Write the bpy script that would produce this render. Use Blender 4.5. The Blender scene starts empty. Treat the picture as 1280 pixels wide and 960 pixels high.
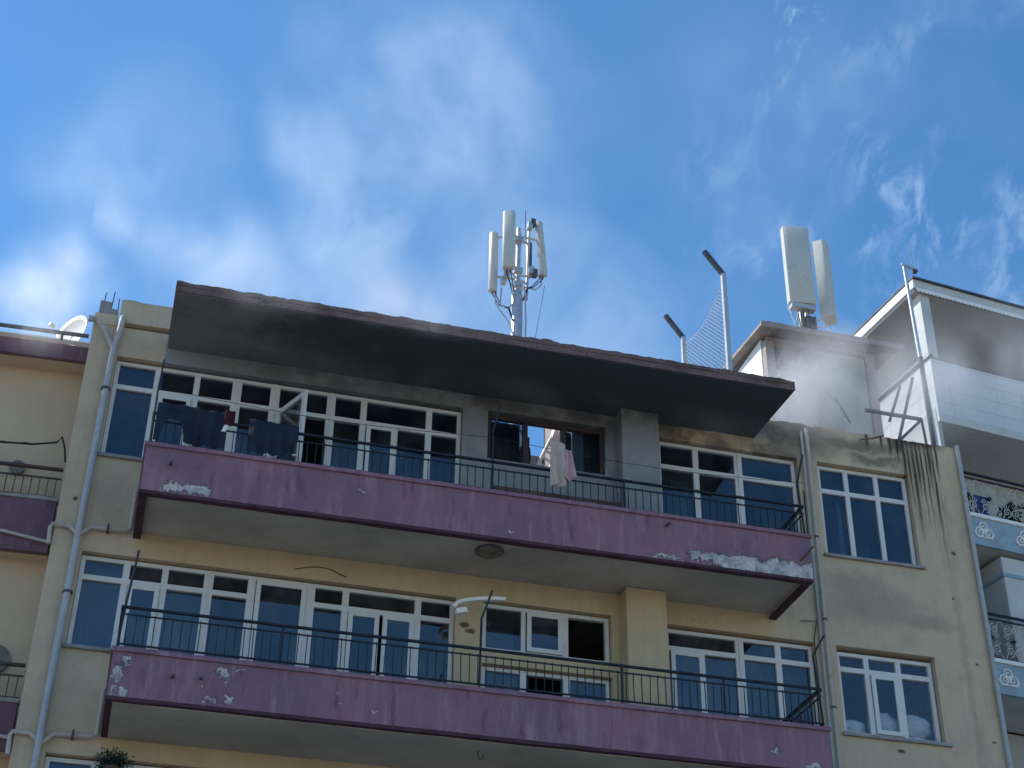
import bpy, bmesh, math, random
from math import radians, sin, cos, pi, hypot, atan2
from mathutils import Vector, Matrix, noise
random.seed(7)
S = bpy.context.scene
COL = S.collection

# ------------------------------------------------------------------ helpers
class MB:
    """collects shapes, builds ONE mesh object"""
    def __init__(self): self.v = []; self.f = []
    def add(self, vs, fs):
        b = len(self.v); self.v += [tuple(p) for p in vs]; self.f += [tuple(b + i for i in f) for f in fs]; return self
    def box(self, x0, x1, y0, y1, z0, z1):
        vs = [(x, y, z) for x in (x0, x1) for y in (y0, y1) for z in (z0, z1)]
        return self.add(vs, [(0,1,3,2),(4,6,7,5),(0,4,5,1),(2,3,7,6),(0,2,6,4),(1,5,7,3)])
    def rough(self, x0, x1, y0, y1, z0, z1, n=60, a=.006, top=0, seed=0):
        """box divided along x with small irregularities; top = extra waviness of the upper edge"""
        rows = []
        for i in range(n + 1):
            x = x0 + (x1 - x0) * i / n
            q = lambda k, s=1: noise.noise(Vector((x * 2.3 * s + seed, k * 7.1, seed))) * a
            t = noise.noise(Vector((x * 5 + seed, 3, 1))) * top + noise.noise(Vector((x * 17, 9, seed))) * top * .5
            rows.append([(x, y0 + q(1), z0 + q(2)), (x, y1, z0 + q(3)), (x, y1, z1 + q(4) + t), (x, y0 + q(5), z1 + q(6) + t)])
        vs = [p for r in rows for p in r]; fs = [(3, 2, 1, 0)]
        for i in range(n):
            for k in range(4):
                a_, b_ = i * 4 + k, i * 4 + (k + 1) % 4
                fs.append((a_, b_, b_ + 4, a_ + 4))
        m = n * 4; fs.append((m, m + 1, m + 2, m + 3))
        return self.add(vs, fs)
    def tube(self, pts, r, n=8, cap=True):
        pts = [Vector(p) for p in pts]; rs = r if isinstance(r, (list, tuple)) else [r] * len(pts)
        ref = None; vs = []
        for i, p in enumerate(pts):
            d = (pts[min(i + 1, len(pts) - 1)] - pts[max(i - 1, 0)]).normalized()
            if ref is None:
                ref = Vector((0, 0, 1)) if abs(d.z) < .9 else Vector((1, 0, 0))
            u = d.cross(ref).normalized(); w = u.cross(d).normalized(); ref = w
            for k in range(n):
                t = 2 * pi * k / n; vs.append(p + (u * cos(t) + w * sin(t)) * rs[i])
        fs = []
        for i in range(len(pts) - 1):
            for k in range(n):
                a, b = i * n + k, i * n + (k + 1) % n
                fs.append((a, a + n, b + n, b))
        if cap:
            fs.append(tuple(range(n))); m = (len(pts) - 1) * n; fs.append(tuple(m + k for k in reversed(range(n))))
        return self.add(vs, fs)
    def bar(self, a, b, w, d=None):
        """rectangular bar from a to b"""
        a, b = Vector(a), Vector(b); t = (b - a).normalized(); d = d or w
        ref = Vector((0, 1, 0)) if abs(t.y) < .9 else Vector((0, 0, 1))
        u = t.cross(ref).normalized() * w / 2; v = t.cross(u).normalized() * d / 2
        vs = [p + s * u + q * v for p in (a, b) for s, q in ((-1,-1),(1,-1),(1,1),(-1,1))]
        return self.add(vs, [(0,1,2,3),(7,6,5,4),(0,4,5,1),(1,5,6,2),(2,6,7,3),(3,7,4,0)])
    def prism(self, pts, d):
        """polygon pts (3D, planar) extruded by vector d"""
        n = len(pts); P = [Vector(p) for p in pts]; d = Vector(d)
        return self.add(P + [p + d for p in P], [tuple(range(n)), tuple(n + i for i in reversed(range(n)))] +
                        [(i, n + i, n + (i + 1) % n, (i + 1) % n) for i in range(n)])
    def build(self, name, m, parent=None, bevel=0, smooth=False, origin=None, world=False):
        off = Vector(origin) if origin is not None else Vector((0, 0, 0))
        if parent is not None and not world: off = off * 0
        if parent is not None and world:
            p = parent; off = Vector((0, 0, 0))
            while p is not None: off += p.location; p = p.parent
        me = bpy.data.meshes.new(name); me.from_pydata([tuple(Vector(v) - off) for v in self.v], [], self.f)
        bm = bmesh.new(); bm.from_mesh(me); bmesh.ops.recalc_face_normals(bm, faces=bm.faces); bm.to_mesh(me); bm.free()
        me.materials.append(m)
        if smooth:
            me.polygons.foreach_set('use_smooth', [True] * len(me.polygons))
            me.set_sharp_from_angle(angle=radians(40))
        o = bpy.data.objects.new(name, me); COL.objects.link(o)
        if parent is not None: o.parent = parent
        elif origin is not None: o.location = origin
        if bevel:
            b = o.modifiers.new('bevel', 'BEVEL'); b.width = bevel; b.segments = 2; b.limit_method = 'ANGLE'
        return o

def tag(o, label=None, cat=None, group=None, kind=None):
    if label: o['label'] = label
    if cat: o['category'] = cat
    if group: o['group'] = group
    if kind: o['kind'] = kind
    return o
def empty(name, loc=(0, 0, 0), rz=0):
    o = bpy.data.objects.new(name, None); COL.objects.link(o); o.location = loc; o.rotation_euler = (0, 0, rz); o.empty_display_size = .2
    return o

# ------------------------------------------------------------------ node helpers
class NT:
    def __init__(self, nt): self.nt = nt
    def n(self, t, **k):
        x = self.nt.nodes.new(t)
        for a, b in k.items(): setattr(x, a, b)
        return x
    def l(self, a, b): self.nt.links.new(a, b)
    def val(self, sock, v):
        if isinstance(v, bpy.types.NodeSocket): self.l(v, sock)
        elif v is not None: sock.default_value = v
    def math(self, op, a, b=None, c=None, clamp=False):
        x = self.n('ShaderNodeMath', operation=op, use_clamp=clamp)
        self.val(x.inputs[0], a)
        if b is not None: self.val(x.inputs[1], b)
        if c is not None: self.val(x.inputs[2], c)
        return x.outputs[0]
    def vmath(self, op, a, b=None):
        x = self.n('ShaderNodeVectorMath', operation=op); self.val(x.inputs[0], a)
        if b is not None: self.val(x.inputs[1], b)
        return x.outputs['Value'] if op in ('LENGTH', 'DOT_PRODUCT', 'DISTANCE') else x.outputs[0]
    def noise(self, vec, scale, detail=4, rough=.55, dist=0):
        x = self.n('ShaderNodeTexNoise'); self.l(vec, x.inputs['Vector'])
        x.inputs['Scale'].default_value = scale; x.inputs['Detail'].default_value = detail
        x.inputs['Roughness'].default_value = rough; x.inputs['Distortion'].default_value = dist
        return x.outputs['Fac']
    def mapr(self, v, a, b, c=0., d=1.):
        x = self.n('ShaderNodeMapRange'); x.interpolation_type = 'SMOOTHSTEP'
        self.val(x.inputs[0], v)
        for i, q in enumerate((a, b, c, d)): self.val(x.inputs[i + 1], q)
        return x.outputs[0]
    def mix(self, f, a, b):
        x = self.n('ShaderNodeMix', data_type='RGBA'); self.val(x.inputs[0], f)
        for s, q in ((x.inputs[6], a), (x.inputs[7], b)):
            self.val(s, q if isinstance(q, bpy.types.NodeSocket) else (*q[:3], 1))
        return x.outputs[2]
    def scale(self, vec, s):
        return self.vmath('MULTIPLY', vec, s)
    def sep(self, vec):
        x = self.n('ShaderNodeSeparateXYZ'); self.l(vec, x.inputs[0]); return x.outputs

def newmat(name):
    m = bpy.data.materials.new(name); m.use_nodes = True; nt = m.node_tree; nt.nodes.clear()
    g = NT(nt); out = g.n('ShaderNodeOutputMaterial'); return m, g, out
def bsdf(g, out, color, rough=.8, metal=0, bump=None, bs=.3, bd=.01, spec=.3):
    b = g.n('ShaderNodeBsdfPrincipled'); g.val(b.inputs['Base Color'], color if isinstance(color, bpy.types.NodeSocket) else (*color[:3], 1))
    g.val(b.inputs['Roughness'], rough); b.inputs['Metallic'].default_value = metal; b.inputs['Specular IOR Level'].default_value = spec
    if bump is not None:
        x = g.n('ShaderNodeBump'); x.inputs['Strength'].default_value = bs; x.inputs['Distance'].default_value = bd
        g.l(bump, x.inputs['Height']); g.l(x.outputs[0], b.inputs['Normal'])
    g.l(b.outputs[0], out.inputs['Surface']); return b
def pos(g): return g.n('ShaderNodeNewGeometry').outputs['Position']
def objc(g): return g.n('ShaderNodeTexCoord').outputs['Object']

def simple(name, c, rough=.7, metal=0, var=.15, sc=4, spec=.3, dirt=None, bump=.0):
    m, g, out = newmat(name); p = objc(g)
    n1 = g.noise(p, sc, 5, .6); n2 = g.noise(p, sc * 9, 3, .6)
    f = g.mapr(n1, .3, .7, 0, 1)
    col = g.mix(f, [x * (1 - var) for x in c], [min(1, x * (1 + var)) for x in c])
    if dirt:
        k = g.mapr(g.math('ADD', g.math('MULTIPLY', n1, .6), g.math('MULTIPLY', n2, .4)), .5, .68)
        col = g.mix(g.math('MULTIPLY', k, .75), col, dirt)
    bsdf(g, out, col, g.mapr(n2, .3, .7, max(.05, rough - .12), min(1, rough + .12)), metal, n2 if bump else None, bump, .004, spec)
    return m

def blobs(g, p, lst, warp=.06, wsc=6, soft=.25):
    """mask of irregular patches: lst of (x, z, rx, rz) in world metres on the facade"""
    wn = g.n('ShaderNodeTexNoise'); g.l(p, wn.inputs['Vector']); wn.inputs['Scale'].default_value = wsc; wn.inputs['Detail'].default_value = 5; wn.inputs['Roughness'].default_value = .65
    w = g.vmath('SUBTRACT', wn.outputs['Color'], (.5, .5, .5)); w = g.scale(w, (warp * 4, 0, warp * 4))
    q = g.vmath('ADD', p, w); q = g.scale(q, (1, 0, 1))
    res = None
    for x, z, rx, rz in lst:
        d = g.vmath('LENGTH', g.scale(g.vmath('SUBTRACT', q, (x, 0, z)), (1 / rx, 0, 1 / rz)))
        m = g.mapr(d, 1 - soft, 1 + soft, 1, 0)
        res = m if res is None else g.math('MAXIMUM', res, m)
    return res

# ------------------------------------------------------------------ materials
def cracks(g, p, sc, w=.006):
    a = g.math('ABSOLUTE', g.math('SUBTRACT', g.noise(p, sc, 4, .55, .3), .5)); k = g.mapr(a, 0, w * .7, 1, 0)
    return g.math('MULTIPLY', k, g.mapr(g.noise(p, sc * 1.6, 2, .5), .56, .66))
def facade_mat():
    m, g, out = newmat('facade_plaster'); p = pos(g); s = g.sep(p)
    n1 = g.noise(p, .55, 5, .6, .4); n2 = g.noise(p, 2.3, 6, .65); n3 = g.noise(p, 14, 5, .65)
    col = g.mix(g.mapr(n1, .34, .66), (.53, .43, .30), (.475, .395, .285))
    col = g.mix(g.math('MULTIPLY', g.mapr(n2, .42, .68), .45), col, (.35, .285, .21))
    # streaks of rain dirt
    st = g.noise(g.scale(p, (5, 5, .35)), 2.2, 4, .6)
    col = g.mix(g.math('MULTIPLY', g.mapr(st, .5, .75), .28), col, (.29, .25, .195))
    col = g.mix(g.math('MULTIPLY', g.mapr(n3, .55, .8), .25), col, (.60, .50, .36))
    # warmer light below the upper balcony, put into the wall colour as ochre
    oc = g.math('MULTIPLY', g.mapr(s[0], -.22, -.12), g.mapr(s[0], 8.55, 8.65, 1, 0))
    oc = g.math('MULTIPLY', oc, g.mapr(s[2], 10.95, 11.0, 1, 0))
    col = g.mix(g.math('MULTIPLY', oc, .32), col, (.47, .34, .15))
    # smoke-greyed plaster of the top storey
    e = g.math('ADD', s[0], g.math('MULTIPLY', g.math('SUBTRACT', n2, .5), .05))
    gr = g.math('MULTIPLY', g.mapr(e, -.17, -.13), g.mapr(e, 6.97, 7.01, 1, 0))
    gr = g.math('MULTIPLY', gr, g.mapr(s[2], 10.95, 11.0))
    grey = g.mix(g.mapr(n2, .3, .7), (.20, .21, .225), (.27, .275, .285))
    col = g.mix(gr, col, grey)
    # soot under the canopy and round the burnt roof corner
    so = g.math('MULTIPLY', g.mapr(s[2], 13.05, 13.8), g.math('MULTIPLY', g.mapr(s[0], -.3, 1.8), g.mapr(s[0], 8.9, 9.9, 1, .0)))
    so = g.math('MULTIPLY', so, g.mapr(n2, .3, .62))
    col = g.mix(g.math('MULTIPLY', so, .85), col, (.045, .045, .045))
    so2 = blobs(g, p, [(9.2, 13.95, .75, .32), (9.0, 13.6, .3, .3), (10.1, 13.95, .9, .10), (10.5, 13.72, .4, .09)], .12, 3, .6)
    col = g.mix(g.math('MULTIPLY', so2, .62), col, (.07, .06, .05))
    # darker repaired plaster patch between the two right hand windows
    rp = blobs(g, p, [(10.2, 11.25, .65, .28), (9.95, 11.55, .4, .2), (10.9, 11.1, .5, .12)], .10, 3, .5)
    col = g.mix(g.math('MULTIPLY', rp, .5), col, (.235, .20, .155))
    rp2 = blobs(g, p, [(11.55, 10.3, .05, 1.9), (-.55, 11.4, .22, .45)], .06, 3, .9)
    col = g.mix(g.math('MULTIPLY', rp2, .35), col, (.22, .21, .17))
    # black run-off streaks from the roof edge
    L = []
    rr = random.Random(3)
    for x, zb in ((10.92, 13.75), (11.02, 13.35), (11.09, 13.15), (11.17, 12.75), (11.235, 13.3), (11.30, 13.0), (11.38, 12.95), (11.44, 13.45), (11.50, 12.62), (11.57, 13.6), (10.80, 13.9), (10.66, 13.98), (10.42, 13.97)):
        zt = 14.3; L.append((x, (zt + zb) / 2, rr.uniform(.013, .034), (zt - zb) / 2))
    sk = blobs(g, g.scale(p, (1, 1, 1)), L, .014, 3.2, .85)
    wide = blobs(g, p, [(11.2, 13.7, .38, .75), (11.5, 13.2, .12, .8), (10.95, 13.9, .2, .4)], .06, 4, .9)
    wide = g.math('MULTIPLY', wide, g.mapr(g.noise(g.scale(p, (9, 9, .5)), 2.4, 4, .6), .42, .6))
    col = g.mix(g.math('MULTIPLY', wide, .5), col, (.10, .085, .07))
    col = g.mix(g.math('MULTIPLY', sk, .9), col, (.012, .011, .01))
    sk2 = blobs(g, p, [(11.25, 14.2, .45, .14), (10.95, 14.15, .10, .2)], .05, 6, .5)
    col = g.mix(g.math('MULTIPLY', sk2, .8), col, (.02, .018, .016))
    # rust hole, small holes
    col = g.mix(g.math('MULTIPLY', cracks(g, p, .7), .3), col, (.12, .10, .08))
    hs = blobs(g, p, [(4.2, 10.2, .07, .035), (4.28, 10.12, .07, .035), (11.62, 12.3, .035, .03), (11.5, 11.55, .02, .02), (11.72, 10.55, .025, .02), (11.8, 9.4, .03, .02), (10.35, 9.12, .06, .03), (-.98, 11.3, .03, .03)], .02, 20, .4)
    col = g.mix(g.math('MULTIPLY', hs, .85), col, (.05, .035, .025))
    bsdf(g, out, col, .92, 0, g.math('ADD', g.math('MULTIPLY', n3, .5), g.math('MULTIPLY', n2, 1.5)), .35, .012, .15)
    return m

def purple_mat(name, patches, base=1.0):
    m, g, out = newmat(name); p = pos(g)
    n1 = g.noise(p, 1.1, 5, .6); st = g.noise(g.scale(p, (6, 6, .8)), 1.6, 5, .65); n3 = g.noise(p, 22, 4, .7)
    c1, c2, c3 = (.255, .14, .182), (.19, .115, .16), (.33, .225, .27)
    c1, c2, c3 = [tuple(x * base for x in c) for c in (c1, c2, c3)]
    col = g.mix(g.mapr(n1, .35, .65), c1, c2)
    col = g.mix(g.math('MULTIPLY', g.mapr(st, .48, .75), .7), col, c3)
    col = g.mix(g.math('MULTIPLY', g.mapr(n3, .6, .78), .4), col, (.3, .22, .28))
    dk = g.noise(g.scale(p, (3, 3, .6)), 3.3, 4, .6)
    col = g.mix(g.math('MULTIPLY', g.mapr(dk, .56, .74), .5), col, (.075, .035, .065))
    if patches:
        b = blobs(g, p, patches, .075, 10, .22)
        pl = g.mix(g.mapr(g.noise(p, 9, 5, .7), .35, .65), (.27, .265, .28), (.55, .52, .50))
        ed = g.math('MULTIPLY', g.mapr(b, .02, .4), g.mapr(b, .5, .98, 1, 0))
        col = g.mix(b, col, pl); col = g.mix(g.math('MULTIPLY', ed, .75), col, (.05, .035, .045))
        dr = blobs(g, g.scale(p, (1, 1, 1)), [(x_ + .3 * rx_ * q_, z_ - rz_ * 1.2, .012, rz_ * .9 + .03) for (x_, z_, rx_, rz_) in patches[:7] for q_ in (-1, 1)], .012, 4, .8)
        col = g.mix(g.math('MULTIPLY', dr, .4), col, (.10, .06, .06))
        bsdf(g, out, col, .85, 0, g.math('SUBTRACT', g.math('MULTIPLY', g.math('ADD', n3, st), .4), g.math('MULTIPLY', b, 1.6)), .6, .012, .2); return m
    bsdf(g, out, col, .85, 0, g.math('ADD', n3, st), .3, .008, .2)
    return m

def soffit_mat(name, c, soot=False):
    m, g, out = newmat(name); p = pos(g); s = g.sep(p)
    n1 = g.noise(p, .9, 5, .6); n3 = g.noise(p, 12, 4, .6)
    col = g.mix(g.mapr(n1, .35, .65), [x * .88 for x in c], [x * 1.12 for x in c])
    col = g.mix(g.math('MULTIPLY', cracks(g, p, .9), .45), col, [x * .45 for x in c])
    wr = g.mapr(g.math('ABSOLUTE', g.math('SUBTRACT', g.noise(p, 1.3, 3, .5), .56)), 0, .03, 1, 0); col = g.mix(g.math('MULTIPLY', wr, .18), col, [x * .6 for x in c])
    if soot:
        k = g.math('ADD', s[0], g.math('MULTIPLY', g.math('SUBTRACT', g.noise(p, .8, 6, .68), .5), 8.))
        k = g.mapr(k, -.6, 2.6, .35, 1)
        k = g.math('MULTIPLY', k, g.mapr(n3, .2, .5, .9, 1))
        bd = g.mapr(g.math('ABSOLUTE', g.math('SUBTRACT', g.math('FRACT', g.math('DIVIDE', s[1], .16)), .5)), .44, .5); n3 = g.math('SUBTRACT', n3, g.math('MULTIPLY', bd, .8))
        k = g.math('ADD', k, g.math('MULTIPLY', bd, .12), clamp=True)
        col = g.mix(k, (.25, .255, .25), (.062, .073, .08))
    else:
        col = g.mix(g.math('MULTIPLY', g.mapr(g.noise(p, 3, 6, .7), .58, .75), .4), col, [x * .5 for x in c])
    bsdf(g, out, col, .9, 0, n3, .2, .006, .15)
    return m

def glass_mat(name, tint=(.55, .68, .80), refl=1.0, film=.05):
    m, g, out = newmat(name)
    geo = g.n('ShaderNodeNewGeometry')
    d = g.math('ABSOLUTE', g.vmath('DOT_PRODUCT', geo.outputs['Incoming'], geo.outputs['Normal']))
    f = g.math('ADD', .062 * refl, g.math('MULTIPLY', g.math('POWER', g.math('SUBTRACT', 1., d, clamp=True), 5.), .94))
    t = g.n('ShaderNodeBsdfTransparent'); t.inputs[0].default_value = (*tint, 1)
    gl = g.n('ShaderNodeBsdfGlossy'); gl.inputs['Roughness'].default_value = .015; gl.inputs['Color'].default_value = (1, 1, 1, 1)
    bp = g.n('ShaderNodeBump'); bp.inputs['Strength'].default_value = .06; bp.inputs['Distance'].default_value = .02
    g.l(g.noise(pos(g), 1.1, 1, .4), bp.inputs['Height']); g.l(bp.outputs[0], gl.inputs['Normal'])
    mx = g.n('ShaderNodeMixShader'); g.l(f, mx.inputs[0]); g.l(t.outputs[0], mx.inputs[1]); g.l(gl.outputs[0], mx.inputs[2])
    # thin film of dust and smoke dirt on the pane
    df = g.n('ShaderNodeBsdfDiffuse'); df.inputs[0].default_value = (.32, .34, .36, 1)
    mx2 = g.n('ShaderNodeMixShader')
    g.l(g.mapr(g.noise(pos(g), 2.2, 5, .7), .35, .75, .0, film), mx2.inputs[0])
    g.l(mx.outputs[0], mx2.inputs[1]); g.l(df.outputs[0], mx2.inputs[2]); g.l(mx2.outputs[0], out.inputs['Surface'])
    return m

def cloth_mat(name, c, var=.2):
    m, g, out = newmat(name); p = objc(g)
    n1 = g.noise(p, 3, 4, .6); w = g.noise(p, 160, 2, .5)
    col = g.mix(n1, [x * (1 - var) for x in c], [min(1, x * (1 + var)) for x in c])
    b = bsdf(g, out, col, .95, 0, w, .3, .002, .1); return m

M = {}
M['facade'] = facade_mat()
M['purple_up'] = purple_mat('purple_paint_upper', [(.22, 10.97, .16, .07), (.50, 10.96, .17, .075), (7.15, 11.0, .28, .06), (7.7, 10.97, .5, .12), (8.3, 10.95, .5, .16), (8.6, 10.9, .25, .2), (6.6, 10.91, .25, .02), (2.5, 11.25, .03, .02), (4.5, 10.98, .02, .03)])
M['purple_lo'] = purple_mat('purple_paint_lower', [(-.02, 8.66, .06, .05), (-.10, 8.5, .07, .12), (-.13, 8.28, .03, .07), (-.02, 8.27, .04, .07), (1.06, 8.66, .09, .045), (1.28, 8.70, .035, .02), (.97, 8.31, .08, .04), (1.17, 8.33, .05, .05), (.82, 8.42, .02, .02), (1.08, 8.58, .02, .015), (2.45, 8.55, .02, .015), (2.45, 8.42, .05, .012), (2.85, 8.4, .03, .012), (7.9, 8.42, .07, .02), (8.4, 8.3, .1, .03)])
M['purple_dull'] = purple_mat('dull_purple_paint', [], .62)
M['purple'] = purple_mat('purple_paint_faded', [])
M['purple_dark'] = simple('dark_purple_edge', (.062, .03, .045), .85, var=.25)
M['soffit'] = soffit_mat('balcony_soffit', (.40, .385, .345))
M['canopy'] = soffit_mat('sooty_canopy', (.1, .1, .1), True)
M['tile'] = simple('sooty_red_roof_rim', (.155, .105, .10), .9, var=.35, sc=2.2, dirt=(.03, .028, .028), bump=.5)
M['roof'] = simple('roof_screed', (.25, .24, .22), .95, var=.2, sc=1.2)
M['frame'] = simple('white_upvc', (.59, .585, .57), .38, var=.05, sc=2, spec=.5, dirt=(.50, .48, .44))
M['frame_brown'] = simple('dark_stained_frame', (.048, .034, .038), .6, var=.25, sc=3)
M['rail'] = simple('black_painted_iron', (.02, .022, .03), .5, .3, var=.3, sc=6)
M['rail_brown'] = simple('brown_painted_iron', (.07, .045, .035), .6, .1, var=.3, sc=5)
M['glass'] = glass_mat('window_glass')
M['glass_clear'] = glass_mat('clear_window_glass', (.88, .92, .96), .8, .02)
M['glass_hazy'] = glass_mat('window_glass_hazy', (.60, .66, .72), 1.2, .10)
M['interior'] = simple('room_plaster', (.30, .29, .27), .95, var=.1)
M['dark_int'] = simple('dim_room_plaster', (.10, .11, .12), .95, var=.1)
M['pipe'] = simple('grey_pvc_pipe', (.36, .375, .385), .5, var=.1, sc=2, spec=.4, dirt=(.22, .22, .22))
M['pipe_beige'] = simple('beige_painted_pipe', (.42, .39, .34), .6, var=.12, sc=3, dirt=(.22, .20, .17))
M['iron'] = simple('grey_iron', (.09, .095, .11), .55, .4, var=.25, sc=5)
M['galv'] = simple('galvanised_steel', (.50, .51, .52), .42, .55, var=.12, sc=8)
M['panel'] = simple('antenna_radome', (.50, .52, .49), .45, var=.06, sc=3, dirt=(.36, .36, .33))
M['concrete'] = simple('raw_concrete', (.26, .25, .24), .95, var=.2, sc=5, bump=.5)
M['rusty'] = simple('rusty_rebar', (.09, .05, .035), .9, var=.3, sc=10)
M['white_wall'] = simple('white_render', (.52, .54, .53), .85, var=.10, sc=1.3, dirt=(.42, .41, .38), bump=.1)
M['white'] = simple('white_paint', (.78, .78, .76), .5, var=.06, sc=3)
M['pink'] = simple('pinkish_trim', (.33, .27, .255), .85, var=.2, sc=3, dirt=(.14, .11, .1))
M['blue_panel'] = simple('pale_blue_panel', (.27, .37, .43), .7, var=.22, sc=1.6, dirt=(.15, .23, .29))
M['neigh_beige'] = simple('beige_render', (.50, .39, .275), .92, var=.07, sc=.8, bump=.1)
M['shade_grey'] = simple('grey_render', (.40, .41, .41), .9, var=.10, sc=1)
M['lamp'] = simple('dull_glass_lamp', (.14, .125, .11), .5, var=.35, sc=9)
M['towel'] = cloth_mat('beige_towel', (.47, .38, .335))
M['pinkcloth'] = cloth_mat('pink_cloth', (.46, .30, .31))
M['navycloth'] = cloth_mat('navy_cloth', (.022, .03, .05), .3)
M['redcloth'] = cloth_mat('dark_red_cloth', (.055, .016, .024), .3)
M['whitecloth'] = cloth_mat('white_cloth', (.75, .73, .72))
M['curtain'] = cloth_mat('grey_curtain', (.36, .37, .38), .12)
M['curtain_brown'] = cloth_mat('brown_curtain', (.26, .2, .15), .2)
M['wood'] = simple('worn_dark_wood', (.10, .065, .055), .8, var=.3, sc=4)
M['cable'] = simple('black_cable', (.02, .02, .022), .6, var=.2)
M['leaf'] = simple('dark_leaves', (.018, .034, .024), .7, var=.4, sc=12)
M['terracotta'] = simple('terracotta', (.35, .14, .08), .8, var=.15)

def hut_mat():
    m, g, out = newmat('sooty_white_render'); p = pos(g); n1 = g.noise(p, 1.3, 6, .65); n2 = g.noise(g.scale(p, (3, 3, .5)), 2, 5, .65); n3 = g.noise(p, 12, 4, .6)
    col = g.mix(g.mapr(n1, .3, .7), (.42, .415, .39), (.56, .555, .53)); col = g.mix(g.math('MULTIPLY', g.mapr(n2, .5, .72), .5), col, (.24, .23, .21))
    b = blobs(g, p, [(10.15, 16.6, .65, .35), (10.55, 16.2, .25, .45), (10.35, 15.6, .3, .5), (10.7, 15.1, .25, .5), (9.9, 15.9, .2, .5)], .2, 2.2, .8)
    col = g.mix(g.math('MULTIPLY', b, .7), col, (.09, .09, .088))
    bsdf(g, out, col, .9, 0, n3, .3, .008, .2); return m
def sack_mat():
    m, g, out = newmat('woven_sack'); p = objc(g)
    n = g.noise(p, 5, 5, .6); col = g.mix(n, (.48, .44, .38), (.68, .64, .57))
    s = g.sep(p)
    band = g.math('MULTIPLY', g.mapr(g.math('ABSOLUTE', s[0]), .14, .17, 1, 0), g.mapr(g.math('ABSOLUTE', s[2]), .045, .06, 1, 0))
    w = g.mapr(g.noise(g.scale(p, (1, 1, .5)), 30, 2, .5), .6, .63)
    col = g.mix(g.math('MULTIPLY', g.math('MULTIPLY', band, w), .8), col, (.13, .09, .10))
    bsdf(g, out, col, .8, 0, g.noise(p, 60, 2, .5), .4, .004); return m
M['sack'] = sack_mat(); M['hut'] = hut_mat(); M['hut_roof'] = simple('weathered_roof_sheet', (.30, .265, .25), .9, var=.3, sc=3, dirt=(.09, .08, .075), bump=.4)

# ------------------------------------------------------------------ world, sun, camera
W = bpy.data.worlds.new('World'); S.world = W; W.use_nodes = True
nt = W.node_tree; nt.nodes.clear(); g = NT(nt)
SUN = Vector((-.80, .36, 1.02)).normalized()
el = math.asin(SUN.z); az = atan2(SUN.x, SUN.y)
sky = g.n('ShaderNodeTexSky'); sky.sky_type = 'NISHITA'; sky.sun_disc = False
sky.sun_elevation = el; sky.sun_rotation = az; sky.altitude = 300; sky.air_density = 1.0; sky.dust_density = .2; sky.ozone_density = 3.5
tc = g.n('ShaderNodeTexCoord').outputs['Generated']
def dirmask(d, r0, r1):
    v = g.vmath('DISTANCE', tc, tuple(Vector(d).normalized())); return g.mapr(v, r0, r1, 1, 0)
cn = g.n('ShaderNodeTexNoise'); 
mp = g.n('ShaderNodeMapping'); mp.inputs['Rotation'].default_value = (0, radians(35), radians(20)); mp.inputs['Scale'].default_value = (1.9, 1, 1)
g.l(tc, mp.inputs[0]); g.l(mp.outputs[0], cn.inputs['Vector']); cn.inputs['Scale'].default_value = 24; cn.inputs['Detail'].default_value = 7; cn.inputs['Roughness'].default_value = .62; cn.inputs['Distortion'].default_value = .4
wisps = g.math('MULTIPLY', g.mapr(cn.outputs['Fac'], .46, .72), g.mapr(g.noise(tc, 7, 3, .5), .4, .65))
broad = g.mapr(g.noise(tc, 3.2, 4, .55), .38, .72)
c1 = g.math('MULTIPLY', wisps, dirmask((.45, .66, .61), .02, .20))
c2 = g.math('MULTIPLY', broad, g.math('ADD', .02, g.math('MULTIPLY', dirmask((.45, .66, .60), .05, .26), .22)))
c3 = g.math('MULTIPLY', wisps, dirmask((.34, .618, .708), .0, .035))
cf = g.math('ADD', g.math('MULTIPLY', c1, .46), g.math('ADD', c2, g.math('MULTIPLY', c3, .5)), clamp=True)
bg = g.n('ShaderNodeBackground'); bg.inputs['Strength'].default_value = .1
hs = g.n('ShaderNodeHueSaturation'); hs.inputs['Hue'].default_value = .495; hs.inputs['Saturation'].default_value = 1.2; hs.inputs['Value'].default_value = 1.40; g.l(sky.outputs[0], hs.inputs['Color'])
g.l(g.mix(cf, hs.outputs[0], (7.4, 9.0, 11.0)), bg.inputs['Color'])
wo = g.n('ShaderNodeOutputWorld'); g.l(bg.outputs[0], wo.inputs['Surface'])

sl = bpy.data.lights.new('sun', 'SUN'); sl.energy = 4.2; sl.angle = radians(.5); sl.color = (1, .95, .87)
so = bpy.data.objects.new('sun', sl); COL.objects.link(so); so.rotation_euler = (-SUN).to_track_quat('-Z', 'Y').to_euler(); so.location = (-30, 20, 40)

cam = bpy.data.cameras.new('camera'); co = bpy.data.objects.new('camera', cam); COL.objects.link(co); S.camera = co
cam.sensor_width = 36; cam.lens = 36 * 1970.85 / 1280; cam.clip_end = 5000
R = Vector((.96642, -.25663, .01356)); D_ = Vector((.1503, .52162, -.83983)); F = Vector((.20845, .81367, .54268))
mt = Matrix((( R.x, -D_.x, -F.x), (R.y, -D_.y, -F.y), (R.z, -D_.z, -F.z))).to_4x4()
mt.translation = (0, -18.7175, 1.6); co.matrix_world = mt

S.view_settings.view_transform = 'Standard'; S.view_settings.look = 'None'; S.view_settings.exposure = .52; S.view_settings.gamma = 1
S.render.engine = 'CYCLES'; S.cycles.use_denoising = True
S.cycles.max_bounces = 8; S.cycles.diffuse_bounces = 4; S.cycles.transparent_max_bounces = 16; S.cycles.volume_bounces = 1
S.cycles.volume_step_rate = .3; S.cycles.volume_max_steps = 128

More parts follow.
